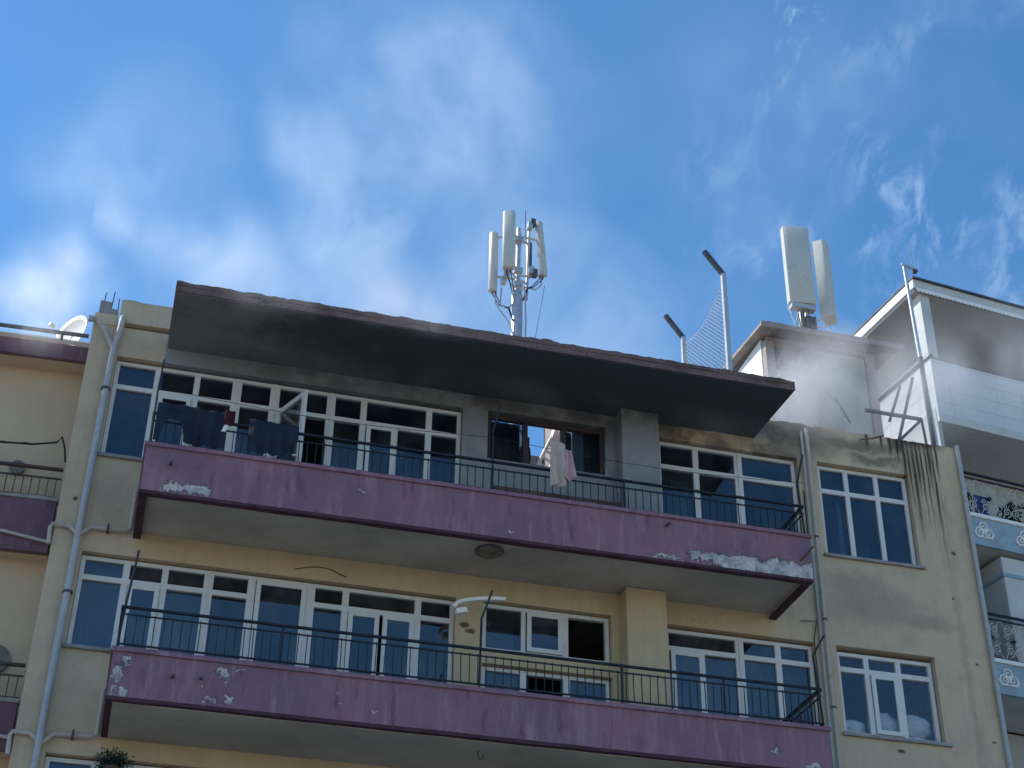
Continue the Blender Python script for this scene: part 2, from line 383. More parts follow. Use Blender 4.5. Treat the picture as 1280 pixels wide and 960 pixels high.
# ------------------------------------------------------------------ ground
def gmat(name, c, sc=3):
    m, g, out = newmat(name); p = pos(g)
    n = g.noise(p, sc, 6, .65); n2 = g.noise(p, sc * 30, 3, .6)
    col = g.mix(g.mapr(n, .3, .7), [x * .8 for x in c], [x * 1.2 for x in c]); col = g.mix(g.math('MULTIPLY', n2, .3), col, [x * 1.5 for x in c])
    bsdf(g, out, col, .95, 0, n2, .3, .01, .2); return m
tag(MB().box(-600, 600, -600, 600, -.3, 0).build('ground', gmat('dusty_ground', (.27, .235, .185), .4)), kind='structure')
tag(MB().box(-120, 120, -17.5, -4.2, .0, .004).build('road', gmat('asphalt', (.13, .13, .128))), kind='structure')
pv = MB(); pv.box(-120, 120, -4.2, -.05, 0, .13); tag(pv.build('pavement', gmat('paving', (.33, .32, .29), 1.5)), kind='structure')
pv = MB(); pv.box(-120, 120, -22, -17.5, 0, .13); tag(pv.build('pavement_opposite', gmat('paving_opposite', (.33, .32, .29), 1.5)), kind='structure')

# ------------------------------------------------------------------ the apartment building
B = empty('apartment_building', (5.4, 0, 0))
tag(B, 'beige apartment block with purple balcony parapets and a sooty canopy, centre of the picture', 'apartment building')
def part(mb, name, m, parent=B, **k): return mb.build(name, m, parent, world=True, **k)

def holed_wall(x0, x1, z0, z1, holes, y0, y1):
    xs = sorted({x0, x1, *[h[0] for h in holes], *[h[1] for h in holes]}); zs = sorted({z0, z1, *[h[2] for h in holes], *[h[3] for h in holes]})
    nx, nz = len(xs) - 1, len(zs) - 1
    def solid(i, j):
        if i < 0 or j < 0 or i >= nx or j >= nz: return False
        cx, cz = (xs[i] + xs[i + 1]) / 2, (zs[j] + zs[j + 1]) / 2
        return not any(h[0] < cx < h[1] and h[2] < cz < h[3] for h in holes)
    vid = {}; mb = MB()
    def v(i, j, k):
        if (i, j, k) not in vid: vid[(i, j, k)] = len(mb.v); mb.v.append((xs[i], (y0, y1)[k], zs[j]))
        return vid[(i, j, k)]
    for i in range(nx):
        for j in range(nz):
            if not solid(i, j): continue
            mb.f.append((v(i,j,0), v(i+1,j,0), v(i+1,j+1,0), v(i,j+1,0))); mb.f.append((v(i,j,1), v(i,j+1,1), v(i+1,j+1,1), v(i+1,j,1)))
            if not solid(i-1,j): mb.f.append((v(i,j,0), v(i,j+1,0), v(i,j+1,1), v(i,j,1)))
            if not solid(i+1,j): mb.f.append((v(i+1,j,0), v(i+1,j,1), v(i+1,j+1,1), v(i+1,j+1,0)))
            if not solid(i,j-1): mb.f.append((v(i,j,0), v(i,j,1), v(i+1,j,1), v(i+1,j,0)))
            if not solid(i,j+1): mb.f.append((v(i,j+1,0), v(i+1,j+1,0), v(i+1,j+1,1), v(i,j+1,1)))
    return mb
def floor_holes(dz, hz, door0, sill, mid, xr=None):
    return [(-.78, -.2, sill, hz), (-.2, 4.08, door0, hz), *mid, *([(7.02, xr, door0, hz), (xr, 9.22, sill, hz)] if xr else [(7.02, 9.22, door0, hz)]), (9.54, 11.05, sill, hz)]
H = floor_holes(0, 13.55, 11.08, 12.0, [(4.45, 6.22, 12.78, 13.58)], 8.3)
H += floor_holes(0, 10.58, 8.34, 9.3, [(4.45, 6.24, 9.9, 10.6), (4.45, 6.24, 8.9, 9.70)], 8.69)
H += floor_holes(0, 7.94, 5.68, 6.64, [(4.45, 6.24, 6.9, 7.94)])
H += [(-.4, 2.4, .15, 2.9), (3.0, 4.2, .15, 2.6), (5.0, 8.6, .15, 2.9), (9.3, 11.4, .15, 2.9)]
part(holed_wall(-1.17, 11.98, 0, 14.02, H, 0, .25), 'wall', M['facade'])
# the higher piece of wall right of the canopy, slightly ragged along its top
mb = MB(); mb.rough(8.62, 11.98, 0, .25, 14.02, 14.17, 60, .004, .03, 4); part(mb, 'roof_edge', M['facade'])
part(MB().box(-1.17, -.92, .25, 9, 0, 14.02), 'side_wall', M['facade'])
part(MB().box(11.73, 11.98, .25, 9, 0, 14.02), 'side_wall', M['facade'])
part(MB().box(-.92, 11.73, 8.8, 9, 0, 14.02), 'rear_wall', M['facade'])
# top left: plaster band, stub of column with bare block and rebar
mb = MB(); mb.rough(-.84, -.14, -.07, .25, 14.06, 14.43, 20, .008, .02, 2); part(mb, 'plaster_band', M['facade'])
mb = MB(); mb.rough(-1.17, -.86, -.012, .3, 14.02, 14.2, 6, .01, .02, 5); part(mb, 'column_head', M['facade'])
cb = MB(); cb.rough(-1.13, -.98, .02, .28, 14.2, 14.42, 4, .008, .02, 8); cb.rough(-.978, -.87, .03, .28, 14.18, 14.33, 3, .008, .02, 9)
cb = part(cb, 'bare_block', M['concrete'])
for x, z, t in ((-1.09, 14.62, .01), (-.985, 14.66, .02), (-.88, 14.55, -.01)):
    part(MB().tube([(x, .1, 14.2), (x + t, .1, z)], .008, 6), 'rebar', M['rusty'], cb)
# roof slab with the opening of the light well
rs = MB()
for a in ((-1.17 + .25, 4.42, .25, 8.8), (4.42, 5.95, 1.8, 8.8), (5.95, 11.73, .25, 8.8)): rs.box(a[0], a[1], a[2], a[3], 13.82, 14.02)
part(rs, 'roof_slab', M['roof'])
# floors, partitions
for k, z in enumerate((2.95, 5.45, 8.15, 10.92)):
    fs = MB()
    for a in ((-.92, 4.6, .25, 8.8), (4.6, 6.1, 1.8, 8.8), (6.1, 11.73, .25, 8.8)) if z > 10 else ((-.92, 11.73, .25, 8.8),): fs.box(a[0], a[1], a[2], a[3], z, z + .15)
    part(fs, 'floor_slab', M['interior'])
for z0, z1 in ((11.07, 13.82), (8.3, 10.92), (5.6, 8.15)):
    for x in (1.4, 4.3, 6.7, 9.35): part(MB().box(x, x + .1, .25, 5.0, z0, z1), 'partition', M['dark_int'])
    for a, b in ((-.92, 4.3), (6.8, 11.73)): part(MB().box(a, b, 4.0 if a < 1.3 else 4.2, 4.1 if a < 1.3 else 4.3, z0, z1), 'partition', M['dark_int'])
# light well: open shaft behind the dark framed window
lw = MB(); lw.box(4.42, 4.50, .25, 1.78, 11.07, 13.81); lw.box(4.42, 6.1, 1.81, 1.9, 11.07, 13.81); part(lw, 'light_well_wall', M['facade'])
lw = MB(); lw.box(5.78, 5.95, .25, 1.78, 11.07, 14.9); part(lw, 'light_well_wall', M['pink'])
part(MB().box(4.61, 5.78, .26, 1.78, 10.93, 11.06), 'light_well_floor', M['roof'])
# pillar
part(MB().box(6.36, 6.93, -.30, -.002, 11.02, 13.76), 'pillar', M['facade'], bevel=.006)
part(MB().box(6.36, 6.93, -.30, -.002, 8.34, 10.91), 'pillar', M['facade'], bevel=.006)
part(MB().box(6.36, 6.93, -.30, -.002, .13, 8.17), 'pillar', M['facade'], bevel=.006)
# canopy
def slope(mb):
    mb.v = [(x, y, z + y * .055) for x, y, z in mb.v]; return mb
cn_ = slope(MB().rough(-.13, 8.55, -1.48, -.003, 13.79, 13.89, 120, .008, 0, 3)); can = part(cn_, 'roof_canopy', M['canopy'])
rim = slope(MB().rough(-.14, 8.56, -1.51, -.2, 13.892, 13.955, 260, .012, .024, 6)); part(rim, 'roof_rim', M['tile'], can)
rim = slope(MB().rough(-.14, 8.56, -1.503, -1.482, 13.80, 13.89, 160, .007, .0, 8)); part(rim, 'fascia', M['tile'], can)
part(MB().rough(4.83, 5.0, -1.45, -1.2, 13.88, 13.95, 5, .02, .03), 'loose_tile', M['tile'], can)

# balconies
def balcony(zs, zb, zt, m, rails, posts, depth=1.28, x0=-.19, x1=8.66):
    sl_ = MB(); sl_.box(x0 + .08, x1 - .08, -depth + .08, -.003, zs, zs + .15); b = part(sl_, 'balcony', M['soffit'])
    p = MB(); p.rough(x0, x1, -depth, -depth + .08, zb + .03, zt, 110, .004, 0, zs); part(p, 'parapet', m, b)
    for xa in (x0, x1 - .08): part(MB().box(xa, xa + .08, -depth + .082, -.004, zb + .03, zt), 'parapet', m, b)
    c = MB(); c.rough(x0 - .025, x1 + .025, -depth - .03, -depth + .11, zt + .002, zt + .055, 110, .006, .006, zs + 1); part(c, 'coping', M['purple'], b)
    for xa in (x0 - .025, x1 - .085): part(MB().box(xa, xa + .11, -depth + .112, -.004, zt + .002, zt + .05), 'coping', M['purple'], b)
    d = MB(); d.rough(x0, x1, -depth, -depth + .1, zb - .012, zb + .028, 110, .006, 0, zs + 2); part(d, 'drip_edge', M['purple_dark'], b)
    for xa in (x0, x1 - .1): part(MB().box(xa, xa + .1, -depth + .102, -.004, zb - .012, zb + .028), 'drip_edge', M['purple_dark'], b)
    zc = zt + .055; yr = -depth + .05
    top, second, low = rails
    h = MB(); h.bar((x0 + .03, yr, top), (x1 - .03, yr, top), .028, .036); 
    for xa in (x0 + .03, x1 - .03): h.bar((xa, yr, top), (xa, -.004, top), .035, .045)
    part(h, 'handrail', M['rail'], b)
    r = MB()
    n = 0; x = x0 + .1
    rr = random.Random(int(zs * 10))
    r.bar((x0 + .03, yr, second), (x1 - .03, yr, second), .016); r.bar((x0 + .03, yr, low), (x1 - .03, yr, low), .02)
    while x < x1 - .05:
        j = rr.uniform(-.008, .008); r.bar((x, yr, low - .01), (x + j, yr, second + .02), .011); x += .105
    for xa in (x0 + .03, x1 - .03):
        r.bar((xa, yr, second), (xa, -.004, second), .016); r.bar((xa, yr, low), (xa, -.004, low), .02)
        y = yr + .11
        while y < -.05: r.bar((xa, y, low - .01), (xa, y, second + .02), .011); y += .105
    part(r, 'railing', M['rail'], b)
    for pts, rad in posts:
        part(MB().tube([(x_, yr + dy, z_) for x_, dy, z_ in pts], rad, 6), 'post', M['rail'], b)
    return b
up = balcony(10.92, 10.85, 11.49, M['purple_up'], (12.0, 11.89, 11.58),
    [([(-.16, 0, 11.5), (-.16, 0, 12.3), (-.14, -.05, 12.78)], .013), ([(4.24, 0, 11.5), (4.23, 0, 12.5), (4.31, -.06, 12.84)], .014),
     ([(8.63, 0, 11.5), (8.58, 0, 12.35), (8.68, -.05, 12.8)], .014), ([(6.05, 0, 11.5), (6.05, 0, 12.02)], .016), ([(2.0, 0, 11.5), (2.0, 0, 12.02)], .013)])
lo = balcony(8.18, 8.20, 8.76, M['purple_lo'], (9.34, 9.25, 8.88),
    [([(-.16, 0, 8.8), (-.13, 0, 9.4), (-.08, -.05, 10.06)], .016), ([(4.13, 0, 8.8), (4.14, 0, 9.75), (4.26, -.05, 10.12)], .015),
     ([(8.63, 0, 8.8), (8.57, 0, 9.8), (8.73, -.05, 10.08)], .015), ([(5.95, 0, 8.8), (5.95, 0, 9.36)], .016), ([(1.72, 0, 8.8), (1.72, 0, 9.36)], .014), ([(7.3, 0, 8.8), (7.3, 0, 9.36)], .014)])
balcony(5.48, 5.42, 6.06, M['purple'], (6.62, 6.53, 6.16), [([(4.13, 0, 6.1), (4.14, 0, 6.6)], .015)])
# scuppers on the parapets
for b, pts in ((up, [(.13, 11.27), (6.6, 11.38)]), (lo, [(.51, 8.53), (.83, 8.55)])):
    for x, z in pts:
        part(MB().tube([(x, -1.27, z), (x + .01, -1.42, z - .03)], .02, 8), 'spout', M['iron'], b, smooth=True)
part(MB().tube([(8.50, -1.28, 11.13), (8.62, -1.45, 11.28)], .014, 6), 'spout', M['rusty'], up)
part(MB().tube([(8.5, -.9, 9.0), (8.0, -.5, 8.86)], .012, 6), 'brace', M['rail'], lo)

# windows
FY0, FY1, FP = .09, .16, .125
rw = random.Random(11)
def pane(x0, x1, z0, z1, parent, gm, y=FP, name='pane'):
    mb = MB(); t = rw.uniform(-.0015, .0015); u = rw.uniform(-.0015, .0015)
    vs = [(x0, y + t, z0), (x1, y - t, z0), (x1, y - t + u, z1), (x0, y + t + u, z1)]
    mb.prism(vs, (0, .008, 0)); return part(mb, name, gm, parent)
def rect_frame(mb, x0, x1, z0, z1, w, y0, y1):
    mb.box(x0, x0 + w, y0, y1, z0, z1); mb.box(x1 - w, x1, y0, y1, z0, z1)
    mb.box(x0 + w, x1 - w, y0, y1, z0, z0 + w); mb.box(x0 + w, x1 - w, y0, y1, z1 - w, z1)
def window(x0, x1, z1, bays, fm, gm, sill=None, wtop=.05, name='window'):
    """bays: list of dict(r=right mullion centre, w=mullion width, z0, tr=transom z or None, leaf=[(a,b)], noglass)"""
    fr = MB(); edges = [x0] ; n = len(bays); prev_in = x0 + .055
    zmin = [b['z0'] for b in bays]
    fr.box(x0, x0 + .055, FY0, FY1, zmin[0], z1)
    cells = []; leaves = []
    for i, b in enumerate(bays):
        last = i == n - 1
        w = .055 if last else b.get('w', .08); ri = (x1 - .055) if last else b['r'] - w / 2
        zb = b['z0'] if last else min(b['z0'], zmin[i + 1])
        fr.box(ri, x1 if last else ri + w, FY0, FY1, zb, z1)
        if b.get('w', .08) > .11 and not last:   # joint between two coupled frames
            fr.box(b['r'] - .012, b['r'] + .012, FY0 - .012, FY0, zb, z1)
        fr.box(prev_in, ri, FY0, FY1, z1 - wtop, z1); fr.box(prev_in, ri, FY0, FY1, b['z0'], b['z0'] + .05)
        if b.get('tr'):
            fr.box(prev_in, ri, FY0, FY1, b['tr'] - .035, b['tr'] + .035)
            cells.append((prev_in, ri, b['tr'] + .035, z1 - wtop, 0)); lt = b['tr'] - .035
        else: lt = z1 - wtop
        if b.get('leaf'):
            a0 = prev_in
            for (a, c) in b['leaf']:
                if a - a0 > .06:
                    cells.append((a0, a - .03, b['z0'] + .05, lt, 0)); fr.box(a - .03, a, FY0, FY1, b['z0'] + .05, lt)
                leaves.append((a, c, b['z0'] + .05, lt)); a0 = c
            if ri - a0 > .06:
                fr.box(a0, a0 + .03, FY0, FY1, b['z0'] + .05, lt); cells.append((a0 + .03, ri, b['z0'] + .05, lt, 0))
            elif ri > a0 + .004: fr.box(a0, ri, FY0, FY1, b['z0'] + .05, lt)
        elif not b.get('open'): cells.append((prev_in, ri, b['z0'] + .05, lt, 1))
        prev_in = ri + w
    o = part(fr, name, fm)
    for (a, c, d, e, k) in cells: pane(a, c, d, e, o, gm)
    for (a, c, d, e) in leaves:
        lf = MB(); rect_frame(lf, a + .004, c - .004, d + .004, e - .004, .06, FY0 - .03, FY0 - .002); part(lf, 'sash', fm, o)
        pane(a + .06, c - .06, d + .06, e - .06, o, gm, FY0 - .02)
    if sill:
        s_ = MB(); s_.rough(sill[0], sill[1], -.05, FY0 - .002, sill[2] - .045, sill[2] - .002, 12, .004); part(s_, 'sill', M['concrete'], o)
    return o
D0 = 11.09
U1 = window(-.775, 4.075, 13.52, [dict(r=-.2, w=.085, z0=12.005, tr=13.12), dict(r=.335, z0=D0, tr=13.12, leaf=[(-.155, .29)]), dict(r=.885, w=.13, z0=D0, tr=13.12),
    dict(r=1.415, w=.13, z0=D0, tr=13.12), dict(r=2.205, w=.12, z0=D0, tr=13.12, open=True), dict(r=2.67, w=.085, z0=D0, tr=13.12),
    dict(r=3.61, w=.085, z0=D0, tr=13.12, leaf=[(2.72, 3.14)]), dict(r=4.05, z0=D0, tr=13.12)], M['frame'], M['glass'], (-.83, -.2, 12.0))
# the sash swung out over the balcony
hx, hy, dx, dy = 1.475, .06, .40, -.90
L_ = .74; ux, uy = dx / hypot(dx, dy), dy / hypot(dx, dy)
lf = MB()
def lbar(s0, s1, z0, z1):
    a = Vector((hx + ux * s0, hy + uy * s0, 0)); b = Vector((hx + ux * s1, hy + uy * s1, 0)); t = Vector((-uy, ux, 0)) * .022
    vs = [a - t, b - t, b + t, a + t]; lf.add([(v.x, v.y, z0) for v in vs] + [(v.x, v.y, z1) for v in vs], [(3,2,1,0),(4,5,6,7),(0,1,5,4),(1,2,6,5),(2,3,7,6),(3,0,4,7)])
lbar(0, .075, 11.15, 13.06); lbar(L_ - .075, L_, 11.15, 13.06); lbar(.075, L_ - .075, 12.985, 13.06); lbar(.075, L_ - .075, 11.15, 11.23)
leaf = part(lf, 'open_sash', M['frame'], U1); tag(leaf, 'white sash swung open outward over the upper balcony')
gp = MB(); a = Vector((hx + ux * .075, hy + uy * .075, 11.23)); b = Vector((hx + ux * (L_ - .075), hy + uy * (L_ - .075), 11.23)); up_ = Vector((0, 0, 1.755))
gp.prism([a, b, b + up_, a + up_], Vector((-uy, ux, 0)) * .008); part(gp, 'pane', M['glass_hazy'], U1)
part(MB().tube([(hx + ux * .68, hy + uy * .68 - .02, 12.05), (hx + ux * .68 - .08, hy + uy * .68 - .04, 12.04)], .012, 6), 'handle', M['white'], U1)
um = window(4.46, 6.21, 13.56, [dict(r=5.03, w=.07, z0=12.79), dict(r=5.6, w=.07, z0=12.79, open=True), dict(r=6.2, z0=12.79)], M['frame_brown'], M['glass'], None, .05)
mb = MB(); mb.bar((5.09, .2, 12.86), (5.06, .55, 12.86), .05); mb.bar((5.09, .2, 13.3), (5.06, .55, 13.3), .05); mb.bar((5.06, .55, 12.83), (5.06, .55, 13.33), .05); mb.bar((5.09, .2, 12.83), (5.09, .2, 13.33), .05)
part(mb, 'sash', M['frame_brown'], um)
window(7.03, 9.21, 13.54, [dict(r=7.63, w=.085, z0=D0, tr=13.13), dict(r=8.3, w=.12, z0=D0, tr=13.13), dict(r=9.17, z0=12.005, tr=13.13)], M['frame'], M['glass'], None)
window(9.56, 11.03, 13.53, [dict(r=10.035, w=.07, z0=12.01, tr=13.11), dict(r=10.53, w=.07, z0=12.01, tr=13.11), dict(r=11.0, z0=12.01, tr=13.11)], M['frame'], M['glass'], (9.5, 11.1, 12.0))
D0 = 8.35
L1 = window(-.775, 4.075, 10.56, [dict(r=-.2, w=.085, z0=9.305, tr=10.27), dict(r=.285, z0=D0, tr=10.27, leaf=[(-.155, .245)]), dict(r=.84, w=.12, z0=D0, tr=10.27),
    dict(r=1.39, w=.10, z0=D0, tr=10.27), dict(r=2.16, w=.11, z0=D0, tr=None, leaf=[(1.445, 2.1)]), dict(r=2.62, w=.085, z0=D0, tr=10.27),
    dict(r=3.585, w=.085, z0=D0, tr=10.27, leaf=[(2.665, 3.08), (3.12, 3.54)]), dict(r=4.03, z0=D0, tr=10.27)], M['frame'], M['glass_hazy'], (-.83, -.2, 9.3))
part(MB().tube([(1.49, .06, 9.33), (1.49, .0, 9.33), (1.60, .0, 9.335)], .013, 6), 'handle', M['white'], L1)
window(4.46, 6.23, 10.585, [dict(r=5.03, w=.06, z0=9.91), dict(r=5.62, w=.07, z0=9.91, leaf=[(5.07, 5.57)]), dict(r=6.2, z0=9.91, open=True)], M['frame'], M['glass_hazy'], None)
window(4.46, 6.23, 9.69, [dict(r=5.03, w=.09, z0=8.91), dict(r=5.63, w=.09, z0=8.91, open=True), dict(r=6.2, z0=8.91)], M['frame'], M['glass_hazy'], None)
window(7.03, 9.21, 10.55, [dict(r=8.12, w=.12, z0=D0, tr=10.27, leaf=[(7.1, 7.57)]), dict(r=8.69, w=.085, z0=D0, tr=10.27), dict(r=9.17, z0=9.305, tr=10.27)], M['frame'], M['glass_hazy'], None)
L4 = window(9.56, 11.03, 10.52, [dict(r=10.02, w=.075, z0=9.31, tr=10.27), dict(r=10.51, w=.075, z0=9.31, tr=10.27, leaf=[(10.06, 10.47)]), dict(r=11.0, z0=9.31, tr=10.27)], M['frame'], M['glass_clear'], (9.5, 11.12, 9.3))
D0 = 5.69
window(-.775, 4.075, 7.92, [dict(r=-.2, w=.085, z0=6.645, tr=7.6), dict(r=.335, z0=D0, tr=7.6, leaf=[(-.155, .29)]), dict(r=.885, w=.13, z0=D0, tr=7.6), dict(r=1.4, z0=D0, tr=7.6), dict(r=2.2, z0=D0, tr=7.6), dict(r=2.67, z0=D0, tr=7.6), dict(r=3.6, z0=D0, tr=7.6), dict(r=4.05, z0=D0, tr=7.6)], M['frame'], M['glass'])
window(4.46, 6.23, 7.92, [dict(r=5.03, w=.07, z0=6.91), dict(r=5.6, w=.07, z0=6.91), dict(r=6.2, z0=6.91)], M['frame'], M['glass'])
window(7.03, 9.21, 7.92, [dict(r=8.12, w=.1, z0=D0, tr=7.6), dict(r=9.2, z0=D0, tr=7.6)], M['frame'], M['glass'])
window(9.55, 11.04, 7.92, [dict(r=10.03, w=.07, z0=6.65, tr=7.6), dict(r=10.53, w=.07, z0=6.65, tr=7.6), dict(r=11.0, z0=6.65, tr=7.6)], M['frame'], M['glass'])
for a, b, t in ((-.4, 2.4, 2.9), (3.0, 4.2, 2.6), (5.0, 8.6, 2.9), (9.3, 11.4, 2.9)):
    window(a + .01, b - .01, t - .01, [dict(r=(a + b) / 2, z0=.16), dict(r=b, z0=.16)], M['iron'], M['glass'])

# pipes on the building
dp = MB(); dp.tube([(-.84, -.1, 13.66), (-.86, -.1, 10.9), (-.875, -.1, 8.05), (-.88, -.1, 0)], .048, 12); dpipe = part(dp, 'drainpipe', M['pipe'], smooth=True)
for z in (12.92, 9.93, 6.9): part(MB().tube([(-.848 - (12.9 - z) * .004, -.1, z), (-.848 - (12.9 - z) * .004, -.1, z + .03)], .064, 12), 'clamp', M['iron'], dpipe)
part(MB().tube([(-.84, -.1, 13.62), (-.80, -.1, 13.9), (-.79, -.1, 14.1), (-.79, .0, 14.2)], .045, 10), 'branch', M['pipe_beige'], dpipe, smooth=True)
part(MB().tube([(-.86, -.1, 13.6), (-1.0, -.1, 13.88), (-1.13, -.1, 14.02), (-1.2, -.08, 14.02)], .034, 10), 'branch', M['pipe_beige'], dpipe, smooth=True)
part(MB().tube([(-1.16, -.1, 14.02), (-1.24, -.1, 14.02)], .05, 10), 'elbow', M['pipe'], dpipe, smooth=True)
for z, r in ((10.87, .028), (8.13, .028)):
    part(MB().tube([(-1.2, -.06, z - .28), (-1.215, -.06, z - .05), (-1.19, -.06, z), (-1.0, -.06, z), (-.93, -.09, z - .06), (-.87, -.1, z - .12)], r, 8), 'branch', M['pipe_beige'], dpipe, smooth=True)
    part(MB().tube([(-.85, -.1, z - .12), (-.79, -.09, z - .06), (-.72, -.06, z + .02), (-.30, -.06, z + .03), (-.24, -.06, z + .06), (-.24, -.06, z + .62)], r, 8), 'branch', M['pipe_beige'], dpipe, smooth=True)
    part(MB().box(-.52, -.50, -.11, 0, z - .02, z + .08), 'clamp', M['rusty'], dpipe)
rp = part(MB().tube([(9.385, -.07, 14.05), (9.37, -.07, 11.0), (9.38, -.07, 0)], .028, 10), 'drainpipe', M['pipe_beige'], smooth=True)
for z in (12.2, 9.6, 10.9): part(MB().tube([(9.377, -.07, z), (9.377, -.07, z + .03)], .036, 10), 'clamp', M['iron'], rp)
part(MB().tube([(9.31, -.05, 14.0), (9.30, -.05, 12), (9.29, -.05, 0)], .02, 8), 'drainpipe', M['pipe'], smooth=True)
part(MB().tube([(11.93, -.05, 14.18), (11.95, -.05, 11), (11.97, -.05, 0)], .035, 10), 'drainpipe', M['pipe'], smooth=True)
part(MB().tube([(9.27, -.02, 13.0), (9.27, -.02, 12.2)], .008, 5), 'conduit', M['cable'])
part(MB().tube([(9.02, -.04, 10.86), (9.26, -.04, 10.89), (9.2, -.03, 10.6), (9.21, -.03, 9.4)], .008, 5), 'conduit', M['cable'])
part(MB().tube([(10.3, -.02, 14.05), (10.45, -.15, 14.02), (10.55, -.3, 14.0)], .015, 6), 'spout', M['iron'])
part(MB().tube([(1.9 + .1 * i, -.015, 10.68 + .08 * sin(i / 7 * pi) - .02 * (i > 5)) for i in range(8)], .006, 5), 'conduit', M['wood'])

# ------------------------------------------------------------------ things on the building
def disc_lamp(x, y, z, r, label, name='ceiling_lamp', parent=None):
    prof = [(0, -.09), (r * .5, -.085), (r * .8, -.06), (r, -.02), (r, 0)]
    n = 28; vs = []; fs = []
    for (q, h) in prof:
        for k in range(n): vs.append((x + q * cos(2 * pi * k / n), y + q * sin(2 * pi * k / n), z + h))
    for i in range(len(prof) - 1):
        for k in range(n): fs.append((i * n + k, i * n + (k + 1) % n, (i + 1) * n + (k + 1) % n, (i + 1) * n + k))
    e = empty(name, (x, y, z)); tag(e, label, 'ceiling lamp')
    m = MB(); m.add(vs, fs); m.build('lamp_shade', M['lamp'], e, world=True, smooth=True)
    ring = MB(); ring.tube([(x + r * 1.04 * cos(t * pi / 14), y + r * 1.04 * sin(t * pi / 14), z - .014) for t in range(29)], .014, 6, False); ring.build('rim', M['iron'], e, world=True)
    return e
disc_lamp(4.32, -.81, 10.918, .17, 'round brown lamp under the upper purple balcony')
hk = MB(); hk.tube([(4.22, -.88, 8.178), (4.22, -.88, 8.12), (4.25, -.88, 8.08), (4.29, -.88, 8.10), (4.28, -.88, 8.14)], .008, 6)
tag(hk.build('ceiling_hook', M['iron'], origin=None), 'small bare iron hook under the lower purple balcony', 'hook')

# broken tube-lamp cover over the middle window of the lower balcony
e = empty('awning_arm', (4.35, -.25, 10.45)); tag(e, 'bent white plastic strip fixed above the lower middle window', 'plastic strip')
mb = MB(); n = 14
for i in range(n):
    t0, t1 = i / n, (i + 1) / n
    P0 = lambda t: Vector((3.98 + .70 * t, -.28, 10.30 + .24 * math.sqrt(t) - .04 * t * t))
    mb.bar(P0(t0), P0(t1), .045, .07)
mb.build('strip', M['white'], e, world=True)
mb = MB(); mb.bar((4.02, -.27, 10.24), (4.16, -.27, 10.28), .07, .1); mb.build('bracket', M['white'], e, world=True)

def cloth(name, m, x0, x1, ztop, zbot, y, label, cat, group=None, folds=5, amp=.03, botf=None, topf=None, xf=None, nx=36, nz=24, seed=1):
    mb = MB()
    for j in range(nz + 1):
        for i in range(nx + 1):
            u, v = i / nx, j / nz
            zt = ztop + (topf(u) if topf else 0); zb = zbot + (botf(u) if botf else 0)
            x = x0 + (x1 - x0) * u
            if xf: x += xf(u, v)
            f = amp * (.3 + .7 * v) * sin(u * folds * 2 * pi + seed + sin(v * 2.2 + seed) * .8) + noise.noise(Vector((u * 4, v * 3, seed))) * amp * .8
            mb.v.append((x, y + f, zt + (zb - zt) * v))
    for j in range(nz):
        for i in range(nx):
            a = j * (nx + 1) + i; mb.f.append((a, a + 1, a + nx + 2, a + nx + 1))
    o = mb.build(name, m, origin=((x0 + x1) / 2, y, zbot), smooth=True)
    s = o.modifiers.new('thickness', 'SOLIDIFY'); s.thickness = .008
    tag(o, label, cat, group); return o
cloth('towel', M['towel'], 5.0, 5.20, 12.36, 11.72, -1.33, 'beige towel hanging over the upper balcony railing', 'towel', folds=1.6, amp=.03, topf=lambda u: .03 * sin(u * pi), seed=2)
cloth('pink_cloth', M['pinkcloth'], 5.20, 5.31, 12.26, 11.80, -1.36, 'pink cloth hanging right beside the beige towel', 'cloth', folds=1.2, amp=.03, xf=lambda u, v: (u - .5) * .1 * (v - .4) - .02 * (1 - v), botf=lambda u: .1 * abs(u - .4), seed=4)
cloth('dark_laundry', M['navycloth'], -.13, .40, 12.13, 11.60, -1.3, 'navy laundry with an arched lower edge at the left end of the upper balcony', 'laundry', 'dark laundry on the upper railing',
      folds=2.5, botf=lambda u: .33 * max(0, 1 - ((u - .42) / .28) ** 2) ** .6 if abs(u - .42) < .28 else 0, seed=1, nx=60)
cloth('dark_laundry', M['navycloth'], .36, .74, 12.1, 11.58, -1.31, 'wide navy garment left of the dark red cloth on the railing', 'laundry', 'dark laundry on the upper railing', folds=2, seed=5)
cloth('dark_laundry', M['navycloth'], 1.03, 1.66, 12.06, 11.59, -1.31, 'navy sheet draped on the railing below the open sash', 'laundry', 'dark laundry on the upper railing', folds=4, seed=7, botf=lambda u: .28 * max(0, u - .72) / .28 * .9)
cloth('red_cloth', M['redcloth'], .70, .84, 12.13, 11.86, -1.33, 'small dark red cloth hung on the upper railing', 'cloth', folds=1.2, amp=.02, seed=3, botf=lambda u: .08 * u)
cloth('white_cloth', M['whitecloth'], .72, .77, 11.90, 11.80, -1.35, 'tiny white scrap peeking below the dark red cloth', 'cloth', folds=1, amp=.01, seed=3, nx=10, nz=10, xf=lambda u, v: -.03 * v)
tag(MB().tube([(8.62 - (8.62 + .15) * i / 30, -1.29 if True else 0, 12.34 - .10 * sin(pi * ((i / 30 * 2) % 1))) for i in range(31)], .004, 5).build('clothesline', M['cable'], origin=None), 'thin dark line strung between the posts of the upper railing', 'clothesline')
